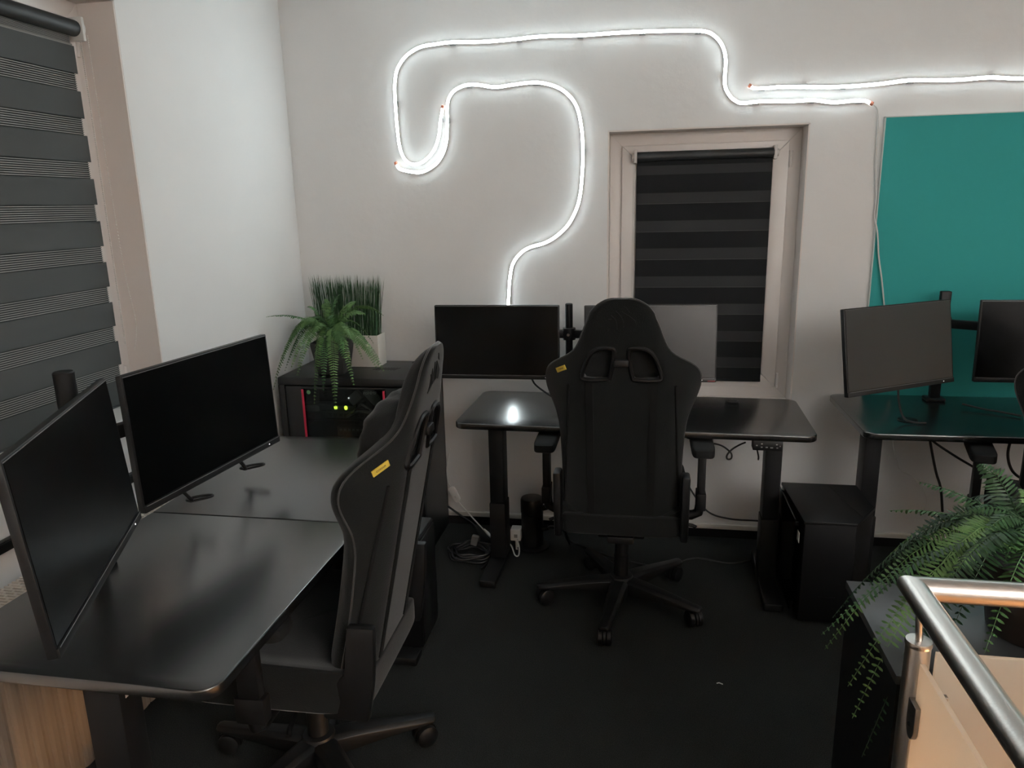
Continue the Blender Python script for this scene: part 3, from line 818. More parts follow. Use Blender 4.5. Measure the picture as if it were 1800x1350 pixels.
AZ = R(91)
chair('dark grey gaming chair seen side-on at the left desk, yellow tag on its shoulder', (-.905, 1.715, 0), AZ, [R(30-i*72)-AZ for i in range(5)], drop=.03)
chair('dark grey gaming chair cut off by the right edge at the right desk', (1.515, 2.75, 0), R(-15), [R(a) for a in (-60, 12, 84, 156, 228)])

# ------------------------------------------------------------------ rack cabinet in the corner
RKX0, RKX1, RKY0, RKY1, RKZ = -1.640, -.975, 3.045, 3.445, .86
rk = thing('server_rack', 'black steel server rack with a glass door in the corner, plants on top', 'rack', (RKX0, RKY0, 0))
w, d = RKX1-RKX0, RKY1-RKY0
tp_ = MB().box(0, w, 0, d, RKZ-.035, RKZ).build('top_panel', 'rack_steel', rk, bevel=.004)
for side, (vx0, vx1, vy0) in enumerate(((.40, .50, .18), (.20, .30, .28))):
    for i in range(8):
        xx = vx0+(vx1-vx0)*i/7
        MB().box(xx-.004, xx+.004, vy0, vy0+.055, RKZ+.0002, RKZ+.0008, rz=-.35).build('vent_slot', 'slot_dark', tp_)
MB().box(w-.135, w-.085, d-.055, d-.02, RKZ+.0003, RKZ+.002).build('cable_inlet', 'slot_dark', tp_)
MB().box(0, w, d-.012, d, .03, RKZ-.035).build('rear_panel', 'rack_steel', rk)
MB().box(0, .012, .03, d, .03, RKZ-.035).build('side_panel', 'rack_steel', rk)
MB().box(w-.012, w, .03, d, .03, RKZ-.035).build('side_panel', 'rack_steel', rk)
MB().box(0, w, 0, d, 0, .035).build('bottom_panel', 'rack_steel', rk, bevel=.003)
for x in (.0, w-.030):
    MB().box(x, x+.030, 0, .030, .035, RKZ-.035).build('corner_post', 'rack_steel', rk, bevel=.003)
door = MB()
door.box(.032, .112, .004, .020, .045, RKZ-.042); door.box(w-.153, w-.032, .004, .020, .045, RKZ-.042)
door.box(.112, w-.153, .004, .020, .045, .075); door.box(.112, w-.153, .004, .020, RKZ-.052, RKZ-.042)
door = door.build('door_frame', 'rack_steel', rk, bevel=.002)
MB().box(.112, w-.153, .009, .013, .075, RKZ-.052).build('door_glass', 'rack_glass', door)
for x in (.110, .497):
    MB().box(x, x+.011, .001, .004, .075, RKZ-.055).build('red_strip', 'rack_red', door, bevel=.001)
o_ = MB().lathe([(.0095, 0), (.0095, .0012)], n=18, fn=lambda p: (p[0], -p[2], p[1])).build('green_sticker', 'green_dot', door); o_.location = (.142, .0085, RKZ-.069)
MB().lathe([(.006, 0), (.010, .004), (.010, .010), (.007, .012)], (w-.06, -.001, .45), 14, lambda p: (p[0], -p[2], p[1])).build('door_lock', 'steel_dark', door)
for zz in (.645, .565, .40, .20):
    MB().box(.03, w-.03, .05, d-.03, zz, zz+.006).build('shelf', 'rack_steel', rk)
# devices inside the rack
def dev(name, label, cat, loc, grp='devices inside the server rack'):
    return thing(name, label, cat, loc, 0, grp)
o = dev('network_switch', 'black network switch with two lime lights inside the server rack', 'switch', (RKX0+.298, RKY0+.075, .652))
MB().box(-.135, .15, 0, .16, 0, .034).build('body', 'device_dark', o, bevel=.003)
for i in range(9):
    MB().box(-.10+.026*i, -.082+.026*i, -.001, .001, .008, .022).build('port', 'slot_dark', o)
for x in (-.058, -.008):
    l = MB().sphere((x, -.006, .052), .0085, 10, 8, (1, .6, 1.2)).build('status_light', 'led_lime', o)
MB().box(-.085, .05, -.002, .10, .034, .062).build('upper_unit', 'device_dark', o, bevel=.004)
o = dev('handset', 'dark grey rounded handset lying in the server rack', 'handset', (RKX0+.125, RKY0+.075, .652))
super_block(0, .03, .042, .175, .045, .046, 5, 28, 12).build('body', 'device_dark', o)
MB().prism(rrect(-.045, .030, .027, .057, .012, 4), .0, .0015, lambda a, b, hh: (a, .006-hh, b)).build('dial_plate', 'device_grey', o)
o = dev('adapter_box', 'small grey box tilted on its corner inside the server rack', 'adapter', (RKX0+.351, RKY0+.045, .762))
MB().obox((0, 0, 0), (math.cos(.72), 0, math.sin(.72)), (0, 1, 0), (-math.sin(.72), 0, math.cos(.72)), .062, .03, .046).build('body', 'device_grey', o, bevel=.003)
MB().sphere((-.026, -.017, 0), .0035, 8, 6).build('status_light', 'led_white', o)
MB().tube([(.0, .0, -.03), (-.01, .02, -.06), (-.03, .03, -.085)], .004, 6).build('lead', 'cable_black', o)
o = dev('label_plate', 'grey plate with white lettering leaning inside the server rack', 'plate', (RKX0+.437, RKY0+.035, .760))
MB().prism([(-.030, .047), (-.004, .047), (.034, .012), (.042, -.028), (.030, -.050), (.018, -.050), (-.045, .020), (-.046, .030)], 0, .012, lambda a, b, hh: (a, hh, b)).build('plate', 'device_grey', o, bevel=.002)
text_mesh('lettering', 'roHMP', .022, 'print_white', o, Matrix.Translation((-.010, -.0008, .026)) @ Matrix.Rotation(PI/2, 4, 'X'))
o = dev('cable_bundle', 'loose bundle of black cables inside the server rack', 'cables', (RKX0+.40, RKY0+.045, .668))
for k in range(7):
    P = [(-.10+.01*k, .02*math.sin(k), .012*k*.6), (-.03, .03*math.cos(k*2), .028+.004*k), (.05, .02*math.sin(k*3), .02+.006*math.cos(k)), (.11, .03*math.cos(k), .002*k)]
    MB().tube(catmull(P, 8), .006, 6).build('cable', 'device_dark' if k % 2 else 'device_grey', o)
o = dev('patch_panel', 'row of dark sockets on the lower shelf of the server rack', 'patch panel', (RKX0+.38, RKY0+.045, .575))
MB().box(-.13, .14, 0, .05, 0, .045).build('body', 'device_dark', o, bevel=.002)
for r_ in range(2):
    for i in range(12):
        MB().box(-.118+.0205*i, -.105+.0205*i, -.001, .002, .007+.019*r_, .017+.019*r_).build('socket', 'device_grey' if r_ else 'slot_dark', o)

# ------------------------------------------------------------------ plants
def frond(p0, ctrl, tip, leaflen, spacing, seed, wr=.29, twist=0.0):
    rnd = random.Random(seed)
    p0, ctrl, tip = Vector(p0), Vector(ctrl), Vector(tip)
    N = 60
    B = lambda t: p0*(1-t)**2+ctrl*2*t*(1-t)+tip*t*t
    pts = [B(i/N) for i in range(N+1)]
    L = sum((pts[i+1]-pts[i]).length for i in range(N))
    mb = MB()
    idx = [0, 8, 16, 24, 32, 40, 48, 54, 60]
    mb.tube([pts[i] for i in idx], [.0018*(1-.75*i/N)*(leaflen/.03)**.5 for i in idx], 4)
    n = int(L/spacing)
    for i in range(n):
        t = .08+.92*(i+.5)/n
        p = B(t); tg = (B(min(1, t+.01))-B(max(0, t-.01))).normalized()
        hz = Vector((tg.x, tg.y, 0))
        if hz.length < .25: hz = Vector(((tip-p0).x, (tip-p0).y, 0))
        if hz.length < 1e-3: hz = Vector((1, 0, 0))
        hz.normalize()
        sd = Vector((-hz.y, hz.x, 0))
        sd = (Matrix.Rotation(twist, 3, tg) @ sd)
        sd = (sd-tg*sd.dot(tg)).normalized()
        nr = sd.cross(tg).normalized()
        if nr.z < 0: nr = -nr
        prof = min(1, (t+.02)/.16)*min(1, (1.03-t)/.42)**.75
        for sg in (-1, 1):
            l = leaflen*prof*(.88+.24*rnd.random()); w_ = spacing*wr*min(1, .55+prof)
            dr = (sd*sg+tg*(.22+.2*rnd.random())+nr*(-.10-.28*rnd.random())).normalized()
            wv = (tg-dr*tg.dot(dr)).normalized()
            q = p+dr*.0005
            dn = -nr*l*.10
            vs = [q-wv*w_*.35, q+wv*w_*.35, q+dr*l*.35+wv*w_+nr*.0006, q+dr*l*.75+wv*w_*.8+dn*.5, q+dr*l+dn, q+dr*l*.75-wv*w_*.7+dn*.5, q+dr*l*.35-wv*w_*.9+nr*.0006]
            mb.add(vs, [(0, 1, 2, 6), (6, 2, 3, 5), (5, 3, 4)])
    return mb
def fern(name, label, loc, pot, fr, leaflen, spacing, mats, ctr, wr=.29):
    o = thing(name, label, 'plant', loc, 0, 'potted ferns')
    pot(o)
    for i, (tip, lift) in enumerate(fr):
        t = Vector(tip); c = Vector(ctr)+Vector((.02*math.cos(i*2.4), .02*math.sin(i*2.4), 0))
        mid = (c+t)/2; mid.z = max(c.z, t.z)+lift if lift >= 0 else mid.z-lift
        ctrl = Vector((c.x+(t.x-c.x)*.42, c.y+(t.y-c.y)*.42, mid.z))
        frond(c, ctrl, t, leaflen*(.85+.3*((i*37) % 10)/10), spacing, 100+i, wr, twist=.5*math.sin(i*1.9)).build('frond', mats[i % len(mats)], o, smooth=False)
    return o
def pot_a(o):
    def sq(r, z): return [(r*c, r*s_, z) for c, s_ in ((-1, -1), (1, -1), (1, 1), (-1, 1))]
    mb = MB(); lv = [(.060, 0), (.082, .150), (.077, .150), (.072, .125)]
    V = []
    for r_, z in lv: V += sq(r_, z)
    F = [(3, 2, 1, 0)]
    for j in range(3):
        for k in range(4): F.append((j*4+k, j*4+(k+1) % 4, j*4+4+(k+1) % 4, j*4+4+k))
    F.append((12, 13, 14, 15))
    mb.add(V, F); p = mb.build('pot', 'pot_charcoal', o, bevel=.003)
    p.rotation_euler = (0, 0, .12)
    MB().prism([(-.068, -.068), (.068, -.068), (.068, .068), (-.068, .068)], .127, .132).build('soil', 'soil', o)
# rack fern: tips are offsets from the pot base at (-1.415, 3.17, .861)
fa = [((-.252, -.12, .275), .03), ((-.245, -.11, -.01), .26), ((-.245, -.14, -.06), .27), ((-.235, .02, .05), .24), ((-.03, -.18, -.11), .20), ((.075, -.19, -.135), .21), ((.015, -.17, -.05), .19),
      ((.265, -.06, .020), .13), ((.245, -.10, .045), .15), ((.22, .01, .06), .16), ((.165, -.18, -.020), .18), ((-.03, .04, .335), .0), ((.035, .05, .355), .0), ((-.06, .06, .31), .0), ((.105, .06, .32), .0),
      ((-.19, -.12, .10), .20), ((-.14, -.15, .05), .21), ((.14, -.12, .18), .12), ((-.17, .09, .22), .09), ((.22, .10, .25), .14), ((-.22, -.04, .10), .22), ((.06, -.14, .27), .05), ((-.09, -.12, .25), .06), ((.17, .08, .12), .19),
      ((-.20, -.10, .02), .24), ((-.215, .04, .16), .16), ((.20, -.14, .09), .17), ((.12, -.17, .10), .16), ((-.06, -.17, .12), .17), ((.06, .09, .29), .05), ((-.12, .02, .30), .03), ((.17, .0, .27), .06), ((-.10, -.18, .02), .21)]
fern('potted_fern', 'small green fern in a charcoal pot on top of the server rack', (-1.415, 3.17, RKZ+.001), pot_a, fa, .031, .0082, ['leaf', 'leaf_light', 'leaf_light'], (0, 0, .155), .36)
def pot_b(o):
    MB().lathe([(.085, 0), (.108, .150), (.102, .150), (.098, .13)], n=36).build('pot', 'pot_brown', o, bevel=.002)
    MB().lathe([(.094, .131), (.094, .136)], n=28).build('soil', 'soil', o)
fb = [((-.41, -.04, -.02), .14), ((-.36, .08, -.05), .20), ((-.365, -.09, -.10), .22), ((-.28, .02, .12), .15), ((-.26, .10, .20), .05), ((-.20, .12, .26), .0), ((-.36, -.12, -.15), .26), ((-.35, -.165, -.20), .28), ((-.16, -.16, .04), .20),
      ((-.10, .10, .31), .0), ((-.04, .05, .28), .0), ((.02, .02, .29), .0), ((.07, .08, .28), .02), ((-.15, .02, .24), .05), ((-.22, -.06, .14), .16), ((-.18, .14, .14), .15), ((.12, -.12, .16), .15), ((.03, -.16, .10), .18), ((-.06, -.17, .08), .20),
      ((-.30, .05, .05), .20), ((.16, .06, .24), .08), ((.20, -.04, .12), .16), ((.25, .08, .06), .20), ((-.10, .16, .20), .12), ((-.12, -.10, .20), .12), ((.05, .14, .22), .12), ((-.385, .02, -.09), .23), ((-.22, -.14, .02), .22), ((-.02, -.12, .20), .12), ((.14, -.15, .05), .18), ((-.25, .12, .08), .18), ((-.32, -.04, .07), .16), ((-.26, -.10, .04), .20), ((-.14, -.05, .22), .10), ((.08, -.05, .24), .08)]
fern('potted_fern', 'large green fern in a brown pot on the black sideboard behind the railing', (.780, 1.475, .7515), pot_b, fb, .035, .0095, ['leaf', 'leaf_dark', 'leaf_light', 'leaf_dark'], (-.01, 0, .15))
# grass in a white planter
gp = thing('grass_planter', 'upright green grass in a white rectangular planter on the server rack', 'plant', (-1.400, 3.335, RKZ+.001))
def hollow(x, y, h, tk):
    mb = MB()
    V = [(-x, -y, 0), (x, -y, 0), (x, y, 0), (-x, y, 0), (-x, -y, h), (x, -y, h), (x, y, h), (-x, y, h),
         (-x+tk, -y+tk, h), (x-tk, -y+tk, h), (x-tk, y-tk, h), (-x+tk, y-tk, h), (-x+tk, -y+tk, h-.03), (x-tk, -y+tk, h-.03), (x-tk, y-tk, h-.03), (-x+tk, y-tk, h-.03)]
    F = [(3, 2, 1, 0), (0, 1, 5, 4), (1, 2, 6, 5), (2, 3, 7, 6), (3, 0, 4, 7), (4, 5, 9, 8), (5, 6, 10, 9), (6, 7, 11, 10), (7, 4, 8, 11), (8, 9, 13, 12), (9, 10, 14, 13), (10, 11, 15, 14), (11, 8, 12, 15), (12, 13, 14, 15)]
    mb.add(V, F); return mb
hollow(.163, .052, .152, .006).build('planter', 'white_gloss', gp, bevel=.002)
gr = MB()
rg = random.Random(5)
for i in range(430):
    x, y = rg.uniform(-.152, .152), rg.uniform(-.042, .042)
    h = rg.uniform(.27, .315)
    lean = .020*x/.15*rg.uniform(.5, 1.6)+rg.uniform(-.010, .010); ly = rg.uniform(-.02, .02)
    a = rg.uniform(0, PI); w_ = rg.uniform(.0009, .0019); wx, wy = w_*math.cos(a), w_*math.sin(a)
    z0 = .125
    V = []
    for k, (tt, sc) in enumerate(((0, 1), (.5, 1), (.85, .75))):
        cx = x+lean*tt**1.6; cy = y+ly*tt**1.6; zz = z0+h*tt
        V += [(cx-wx*sc, cy-wy*sc, zz), (cx+wx*sc, cy+wy*sc, zz)]
    V.append((x+lean, y+ly, z0+h))
    gr.add(V, [(0, 1, 3, 2), (2, 3, 5, 4), (4, 5, 6)])
g_ = gr.build('grass_blades', 'grass', gp, smooth=False); g_['kind'] = 'stuff'

# ------------------------------------------------------------------ PC towers
pc = thing('computer_tower', 'black computer tower with cut corners on the floor between the middle and right desks', 'computer', (.735, 2.9, 0), 0, 'black computer towers')
P = [(-.142, .20), (.145, .20), (.155, -.035), (.055, -.195), (-.128, -.195)]
MB().prism(P, .022, .418).build('case', 'cabinet_black', pc, bevel=.003)
MB().prism([(a*1.03, b*1.02) for a, b in P], .418, .430).build('top_cover', 'black_steel', pc, bevel=.002)
MB().prism([(.035, .195), (.15, .195), (.155, -.03), (.09, -.135)], .430, .4312).build('top_mesh', 'black_steel', pc)
MB().box(-.160, -.156, -.17, .19, .05, .425).build('side_glass', 'smoked_glass', pc)
for y in (-.15, .17):
    for zz in (.07, .40):
        MB().box(-.156, -.142, y-.006, y+.006, zz-.006, zz+.006).build('glass_spacer', 'black_steel', pc)
MB().box(-.1435, -.142, -.185, -.150, .335, .375).build('white_sticker', 'print_white', pc)
MB().box(-.06, .0, -.1965, -.1952, .12, .126).build('front_mark', 'black_gloss', pc)
for x, y in ((-.11, -.15), (.06, -.15), (.12, .16), (-.11, .16)):
    MB().lathe([(.018, 0), (.020, .022)], (x, y, 0), 12).build('foot', 'rubber', pc)
pc2 = thing('computer_tower', 'black computer tower with a shiny grey top under the far end of the left desk', 'computer', (-.98, 2.42, 0), R(0), 'black computer towers')
MB().box(-.21, .205, -.10, .10, .022, .445).build('case', 'cabinet_black', pc2, bevel=.004)
MB().box(-.205, .20, -.096, .096, .445, .452).build('top_cover', 'cabinet_top', pc2, bevel=.002)
MB().box(.205, .209, -.092, .092, .035, .435).build('front_panel', 'black_gloss', pc2, bevel=.001)
for x, y in ((-.18, -.08), (.17, -.08), (.17, .08), (-.18, .08)):
    MB().lathe([(.018, 0), (.020, .022)], (x, y, 0), 12).build('foot', 'rubber', pc2)

# ------------------------------------------------------------------ power tower, plugs and cables
pt = thing('power_tower', 'black cylindrical socket tower on the floor beside the middle chair', 'socket tower', (-.505, 3.235, 0))
MB().lathe([(.078, 0), (.080, .012), (.060, .018)], n=28).build('base', 'black_plastic', pt)
MB().lathe([(.050, .016), (.052, .02), (.052, .175)], n=28).build('body', 'black_plastic', pt)
MB().lathe([(.053, .178), (.054, .182), (.054, .243), (.050, .252), (.040, .254)], n=28).build('cap', 'black_gloss', pt)
for zz in (.205, .10):
    pl = MB(); pl.tube([(.050, -.01, zz), (.078, -.012, zz+.010)], .013, 10); pl.build('plug', 'rubber', pt)
cable('plug_cable', [(-.43, 3.222, .217), (-.405, 3.22, .225), (-.375, 3.22, .205), (-.355, 3.23, .16), (-.345, 3.25, .06), (-.33, 3.27, .006)], .005, 'cable_black', 'upper black cable arching from the socket tower', group='cables of the socket tower')
cable('plug_cable', [(-.43, 3.222, .110), (-.41, 3.22, .118), (-.38, 3.22, .112), (-.35, 3.24, .085), (-.33, 3.26, .03), (-.29, 3.28, .006)], .005, 'cable_black', 'lower black cable arching from the socket tower', group='cables of the socket tower')
ad = thing('plug_adapter', 'small white plug adapter standing against the socket tower', 'adapter', (-.575, 3.20, .05))
MB().box(-.028, .022, -.02, .035, 0, .058).build('body', 'white_plastic', ad, bevel=.005)
MB().box(-.010, .006, -.0215, -.0195, .018, .034).build('socket', 'device_grey', ad)
MB().tube([(.0, 0, 0), (.0, 0, -.05)], .008, 8).build('stem', 'white_plastic', ad)
# white lead of the light tube with an inline dimmer
cable('lamp_lead', [(-.945, 3.42, .42), (-.960, 3.40, .33), (-.955, 3.385, .262), (-.944, 3.38, .235)], .0032, 'cable_white', 'white lead entering the top of the inline dimmer', group='white leads of the dimmer')
dm = thing('inline_dimmer', 'small white inline dimmer hanging by the wall left of the middle desk', 'dimmer', (-.918, 3.37, .195))
ax = Vector((.45, -.05, -.89)).normalized(); sy = Vector((.89, 0, .45))
MB().prism(rrect(-.042, .042, -.017, .017, .015, 5), -.008, .008, lambda a, b, hh: tuple(ax*a+sy*b+Vector((0, hh, 0)))).build('body', 'white_plastic', dm, bevel=.003)
bt = MB().lathe([(.006, 0), (.006, .0015)], n=14, fn=lambda p: (p[0], -p[2], p[1])).build('button', 'clear_plastic', dm); bt.location = ax*.012+Vector((0, -.008, 0))
cable('lamp_lead', [(-.896, 3.365, .153), (-.84, 3.34, .105), (-.77, 3.30, .055), (-.72, 3.26, .030), (-.68, 3.22, .045), (-.64, 3.19, .045), (-.595, 3.15, .042), (-.570, 3.11, .014), (-.553, 3.115, .012), (-.556, 3.15, .035), (-.570, 3.178, .062)], .0034, 'cable_white', 'white lead running from the inline dimmer to the plug adapter', group='white leads of the dimmer')
o = MB().tube([(0, 0, 0), (.022, -.012, -.015), (.050, -.03, -.034)], [.005, .008, .005], 10).build('cable_joint', 'white_plastic'); o.location = (-.755, 3.29, .050)
tag(o, 'white moulded joint in the lead lying left of the desk leg', 'connector')
# coiled black cable on the floor
co = MB()
rc = random.Random(3)
P = []
for i in range(150):
    a = 2*PI*i/24
    rr = .082+.016*math.sin(i*.37)+.006*math.sin(i*1.3)
    P.append((rr*math.cos(a)*1.12, rr*math.sin(a)*.9, .006+.0042*(i/24)*1.4+.004*math.sin(i*.9)))
P += [(.095, -.02, .02), (.090, -.08, .008), (.075, -.13, .006)]
o = co.tube(catmull(P, 2), .0048, 6).build('cable_coil', 'cable_black'); o.location = (-.775, 3.10, 0)
tag(o, 'coil of black cable on the carpet left of the middle desk leg', 'cable')
o = MB().box(-.016, .016, -.012, .012, 0, .050).build('cable_plug', 'cable_grey', bevel=.004); o.location = (-.775, 3.15, .035); o.rotation_euler = (.1, .25, 0)
tag(o, 'grey plug sticking up from the coil of black cable', 'plug')
cable('floor_cable', [(-.965, 3.40, .115), (-.90, 3.39, .075), (-.83, 3.36, .045), (-.79, 3.30, .035), (-.765, 3.22, .03), (-.77, 3.15, .03)], .005, 'cable_black', 'black cable running from behind the rack to the cable coil')
cable('floor_cable', [(-.30, 3.28, .006), (-.18, 3.20, .006), (-.02, 3.12, .006), (.12, 3.10, .006), (.25, 3.20, .006), (.40, 3.17, .006), (.52, 3.22, .006), (.62, 3.25, .006)], .0045, 'cable_black', 'black cable on the carpet behind the middle chair')
# cables at the middle desk
cable('monitor_cable', [(-.49, 3.10, .90), (-.475, 3.10, .862), (-.455, 3.09, .835), (-.40, 3.06, .805), (-.33, 3.02, .775), (-.27, 2.98, .752), (-.22, 2.97, .747), (-.17, 3.02, .747)], .0042, 'cable_black', 'black cable drooping from the left back-row monitor to the desk top')
cable('desk_cable', [(.245, 2.93, .715), (.235, 2.92, .660), (.228, 2.91, .640), (.27, 2.90, .658), (.315, 2.90, .650), (.350, 2.89, .625), (.352, 2.885, .604), (.338, 2.885, .600), (.335, 2.885, .615), (.352, 2.885, .640), (.378, 2.87, .665), (.40, 2.86, .680)], .0036, 'cable_black', 'black cable looped under the middle desk beside its control panel')
cable('desk_cable', [(.440, 2.88, .675), (.450, 2.90, .64), (.462, 2.93, .60), (.470, 2.98, .57)], .0034, 'cable_black', 'short black cable from the control panel to the right leg of the middle desk')
cable('desk_cable', [(.12, 3.40, .66), (.14, 3.41, .50), (.19, 3.42, .36), (.24, 3.42, .25), (.32, 3.41, .15), (.42, 3.41, .118), (.55, 3.42, .11), (.66, 3.42, .105), (.74, 3.40, .12)], .0042, 'cable_black', 'black cable sagging along the wall under the middle desk')
o = MB().lathe([(.022, -.012), (.024, 0), (.016, .01)], n=16).build('cable_spool', 'black_plastic'); o.location = (.196, 2.86, .703)
tag(o, 'small round black clip under the front edge of the middle desk', 'clip')
# cables at the right desk
cable('desk_cable', [(1.08, 2.98, .70), (1.13, 2.98, .66), (1.20, 2.96, .615), (1.26, 2.95, .58), (1.32, 2.94, .54), (1.36, 2.93, .47)], .005, 'cable_black', 'black cable crossing behind the armrest under the right desk')
cable('desk_cable', [(1.11, 3.02, .70), (1.13, 3.02, .62), (1.155, 3.02, .53), (1.18, 3.02, .46), (1.20, 3.03, .36)], .005, 'cable_black', 'black cable hanging steeply under the right desk left of the armrest')
cable('desk_cable', [(1.40, 3.0, .70), (1.395, 3.0, .62), (1.41, 2.98, .56), (1.46, 2.97, .52)], .005, 'cable_black', 'black cable hanging right of the armrest under the right desk')
cable('thin_cable', [(1.02, 3.38, .72), (1.055, 3.38, .66), (1.07, 3.38, .60), (1.10, 3.39, .56), (1.11, 3.39, .51), (1.13, 3.39, .44), (1.15, 3.39, .40), (1.20, 3.38, .375), (1.24, 3.37, .33), (1.26, 3.36, .27), (1.25, 3.35, .22), (1.30, 3.33, .17), (1.36, 3.30, .13), (1.40, 3.30, .02)], .0022, 'cable_white', 'thin white cable dangling under the right desk')
cable('monitor_cable', [(.98, 3.02, .90), (.985, 3.0, .82), (1.0, 2.98, .765), (1.03, 2.97, .748), (1.08, 2.97, .746)], .004, 'cable_black', 'black cable from the turned monitor to the right desk')
cable('monitor_cable', [(1.30, 3.22, .76), (1.36, 3.18, .752), (1.42, 3.14, .75), (1.47, 3.10, .748)], .004, 'cable_black', 'black cable lying on the right desk under its second monitor')
o = MB().lathe([(.034, 0), (.036, .004), (.030, .006)], n=20).build('grommet_ring', 'black_gloss'); o.location = (1.03, 3.02, ZD)
tag(o, 'round black cable grommet on the right desk below the turned monitor', 'grommet')
# cable loops under the left monitors
def loop(cx_, cy_, top, label):
    P = [(cx_+.02, cy_-.10, .93), (cx_+.01, cy_-.09, .86)]
    for i in range(11):
        a_ = PI*1.1+2*PI*i/10
        P.append((cx_+.042*math.sin(a_), cy_+.016*math.cos(a_), .792+.008*math.sin(a_)))
    P += [(cx_-.02, cy_-.03, .81), (cx_-.03, cy_-.07, .87), (cx_-.03, cy_-.09, .93)]
    cable('monitor_cable', P, .0040, 'cable_black', label)
loop(-1.262, 1.822, 0, 'black cable loop hanging below the near end of the parallel monitor on the left desk')
loop(-1.245, 2.092, 0, 'black cable loop hanging below the far end of the parallel monitor on the left desk')
o = MB().tube([(0, 0, 0), (.008, .003, .001), (.020, -.002, .0)], .0018, 5).build('thread_scrap', 'cable_white'); o.location = (.268, 2.285, .0035)
tag(o, 'tiny white scrap of thread on the dark carpet', 'scrap')

# ------------------------------------------------------------------ sideboard behind the railing
sb = thing('sideboard', 'low black sideboard with a smooth dark grey top behind the railing', 'sideboard', (.466, 1.285, 0))
MB().box(0, 1.25, 0, .355, .732, .750).build('top', 'cabinet_top', sb, bevel=.001)
MB().box(.004, .022, .004, .351, .0, .732).build('side_panel', 'cabinet_black', sb)
MB().box(1.228, 1.246, .004, .351, .0, .732).build('side_panel', 'cabinet_black', sb)
MB().box(.022, 1.228, .010, .020, .02, .732).build('rear_panel', 'cabinet_black', sb)
MB().box(.022, 1.228, .02, .335, .06, .078).build('bottom_panel', 'cabinet_black', sb)
for i in range(3):
    a = .024+.402*i
    dr = MB().box(a, a+.398, .335, .353, .065, .728).build('door', 'cabinet_black', sb, bevel=.001)
    MB().box(a+.36, a+.368, .353, .365, .42, .58).build('handle', 'steel_dark', dr, bevel=.001)
MB().box(.022, 1.228, .30, .33, 0, .06).build('plinth', 'cabinet_black', sb)

# ------------------------------------------------------------------ railing
rl = thing('stair_railing', 'brushed steel stair railing with frosted glass panes at the lower right', 'railing', (.483, 1.25, 0))
ZR = .945; rr = .0212
cx, cy = -.018, 0.0
# two handrail bars mitred at the corner
def mitre(axis):
    mb = MB(); n_ = 28; V = []
    far = 1.35 if axis == 'x' else -3.0
    for e in (0, 1):
        for k in range(n_):
            a = 2*PI*k/n_; u, v = rr*math.cos(a), rr*math.sin(a)
            if axis == 'x': V.append((cx-u if e == 0 else far, cy+u, ZR+v))
            else: V.append((cx+u, cy-u if e == 0 else far, ZR+v))
    F = [(k, (k+1) % n_, n_+(k+1) % n_, n_+k) for k in range(n_)]+[tuple(range(n_)), tuple(range(2*n_-1, n_-1, -1))]
    mb.add(V, F); return mb.build('handrail', 'steel', rl)
mitre('x'); mitre('y')
def post(x, y, flange=True):
    p = MB().lathe([(.0205, 0), (.0205, .842), (.0195, .846), (.004, .848)], (x, y, 0), 28).build('post', 'steel', rl)
    MB().lathe([(.0215, .838), (.0222, .842), (.021, .8475), (.006, .849)], (x, y, 0), 28).build('post_cap', 'steel', p)
    MB().tube([(x, y, .845), (x*.6+(cx if abs(x) < .1 else x)*.4, y, ZR-.012)], .0062, 12).build('stem', 'steel', p)
    MB().lathe([(.032, 0), (.032, .006), (.022, .010)], (x, y, 0), 24).build('flange', 'steel', p)
    return p
pst = post(0, 0); post(0, -1.25); post(1.22, 0)
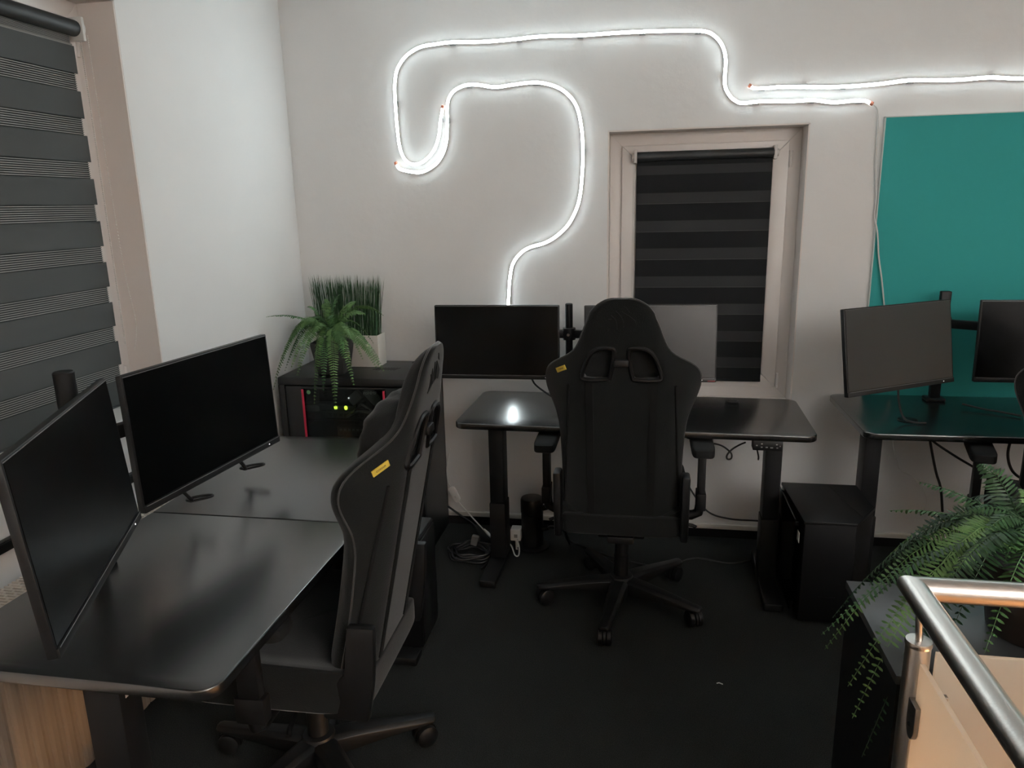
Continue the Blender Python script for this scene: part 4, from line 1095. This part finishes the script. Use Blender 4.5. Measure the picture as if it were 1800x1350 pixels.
# glass clamps
def clamp(x, y, z, ax):
    # rounded half-oval clamp on the glass, arm to the post
    P = [(-.018, .032), (.018, .032)]+[(.018*math.cos(a), -.010-.028*math.sin(a)) for a in [PI*i/8 for i in range(9)]]
    def fn(a, b, hh): return (x+hh, y+a, z+b) if ax == 'y' else (x+a, y+hh, z+b)
    c = MB().prism(P, -.013, .013, fn).build('glass_clamp', 'steel_dark', rl, bevel=.002)
    MB().lathe([(.004, 0), (.004, .002)], (0, 0, 0), 10, lambda p: (-.0135-p[2], p[0], p[1])).build('clamp_screw', 'slot_dark', c).location = (x, y, z-.01)
for z in (.715, .18):
    clamp(0, -.036, z, 'y'); clamp(0, -1.214, z, 'y'); clamp(.036, 0, z, 'x'); clamp(1.184, 0, z, 'x')
MB().box(-.0045, .0045, -1.222, -.026, .09, .818).build('glass_pane', 'frosted_glass', rl, bevel=.001)
MB().box(.030, 1.196, -.0045, .0045, .09, .825).build('glass_pane', 'frosted_glass', rl, bevel=.001)
# warm globe lamp on the stairwell wall
lp = thing('stairwell_lamp', 'warm globe lamp on the stairwell wall below the railing', 'lamp', (SX1, .62, -.05))
MB().lathe([(.06, 0), (.06, .015), (.03, .02)], n=20, fn=lambda p: (-p[2], p[0], p[1])).build('wall_plate', 'steel_dark', lp)
MB().tube([(-.02, 0, 0), (-.10, 0, 0)], .010, 8).build('arm', 'steel_dark', lp)
MB().sphere((-.17, 0, 0), .060, 20, 14).build('globe', 'stair_globe', lp)
MB().lathe([(.012, .100), (.10, .085), (.135, .055), (.137, .052), (.128, .052), (.095, .078), (.012, .090)], (-.17, 0, 0), 28).build('added_hood', 'steel_dark', lp)  # unseen hood added to keep the warm light off the ceiling
MB().tube([(-.17, 0, .09), (-.17, 0, .055)], .012, 8).build('socket', 'steel_dark', lp)

# ------------------------------------------------------------------ uplight added for fill, unseen behind the camera
fl_ = thing('fill_uplight', 'added floor lamp, unseen fill shining at the ceiling behind the camera', 'lamp', (2.35, -1.35, 0))
MB().lathe([(.13, 0), (.13, .018), (.02, .026)], n=28).build('base', 'black_steel', fl_)
MB().lathe([(.011, .02), (.011, 1.70)], n=12).build('pole', 'black_steel', fl_)
MB().lathe([(.03, 1.69), (.12, 1.74), (.17, 1.80), (.172, 1.805), (.165, 1.80), (.11, 1.752), (.03, 1.705)], n=32).build('added_bowl', 'black_steel', fl_)
MB().lathe([(.125, 1.765), (.125, 1.770)], n=24).build('added_bulb_disc', 'fill_uplight_glow', fl_)
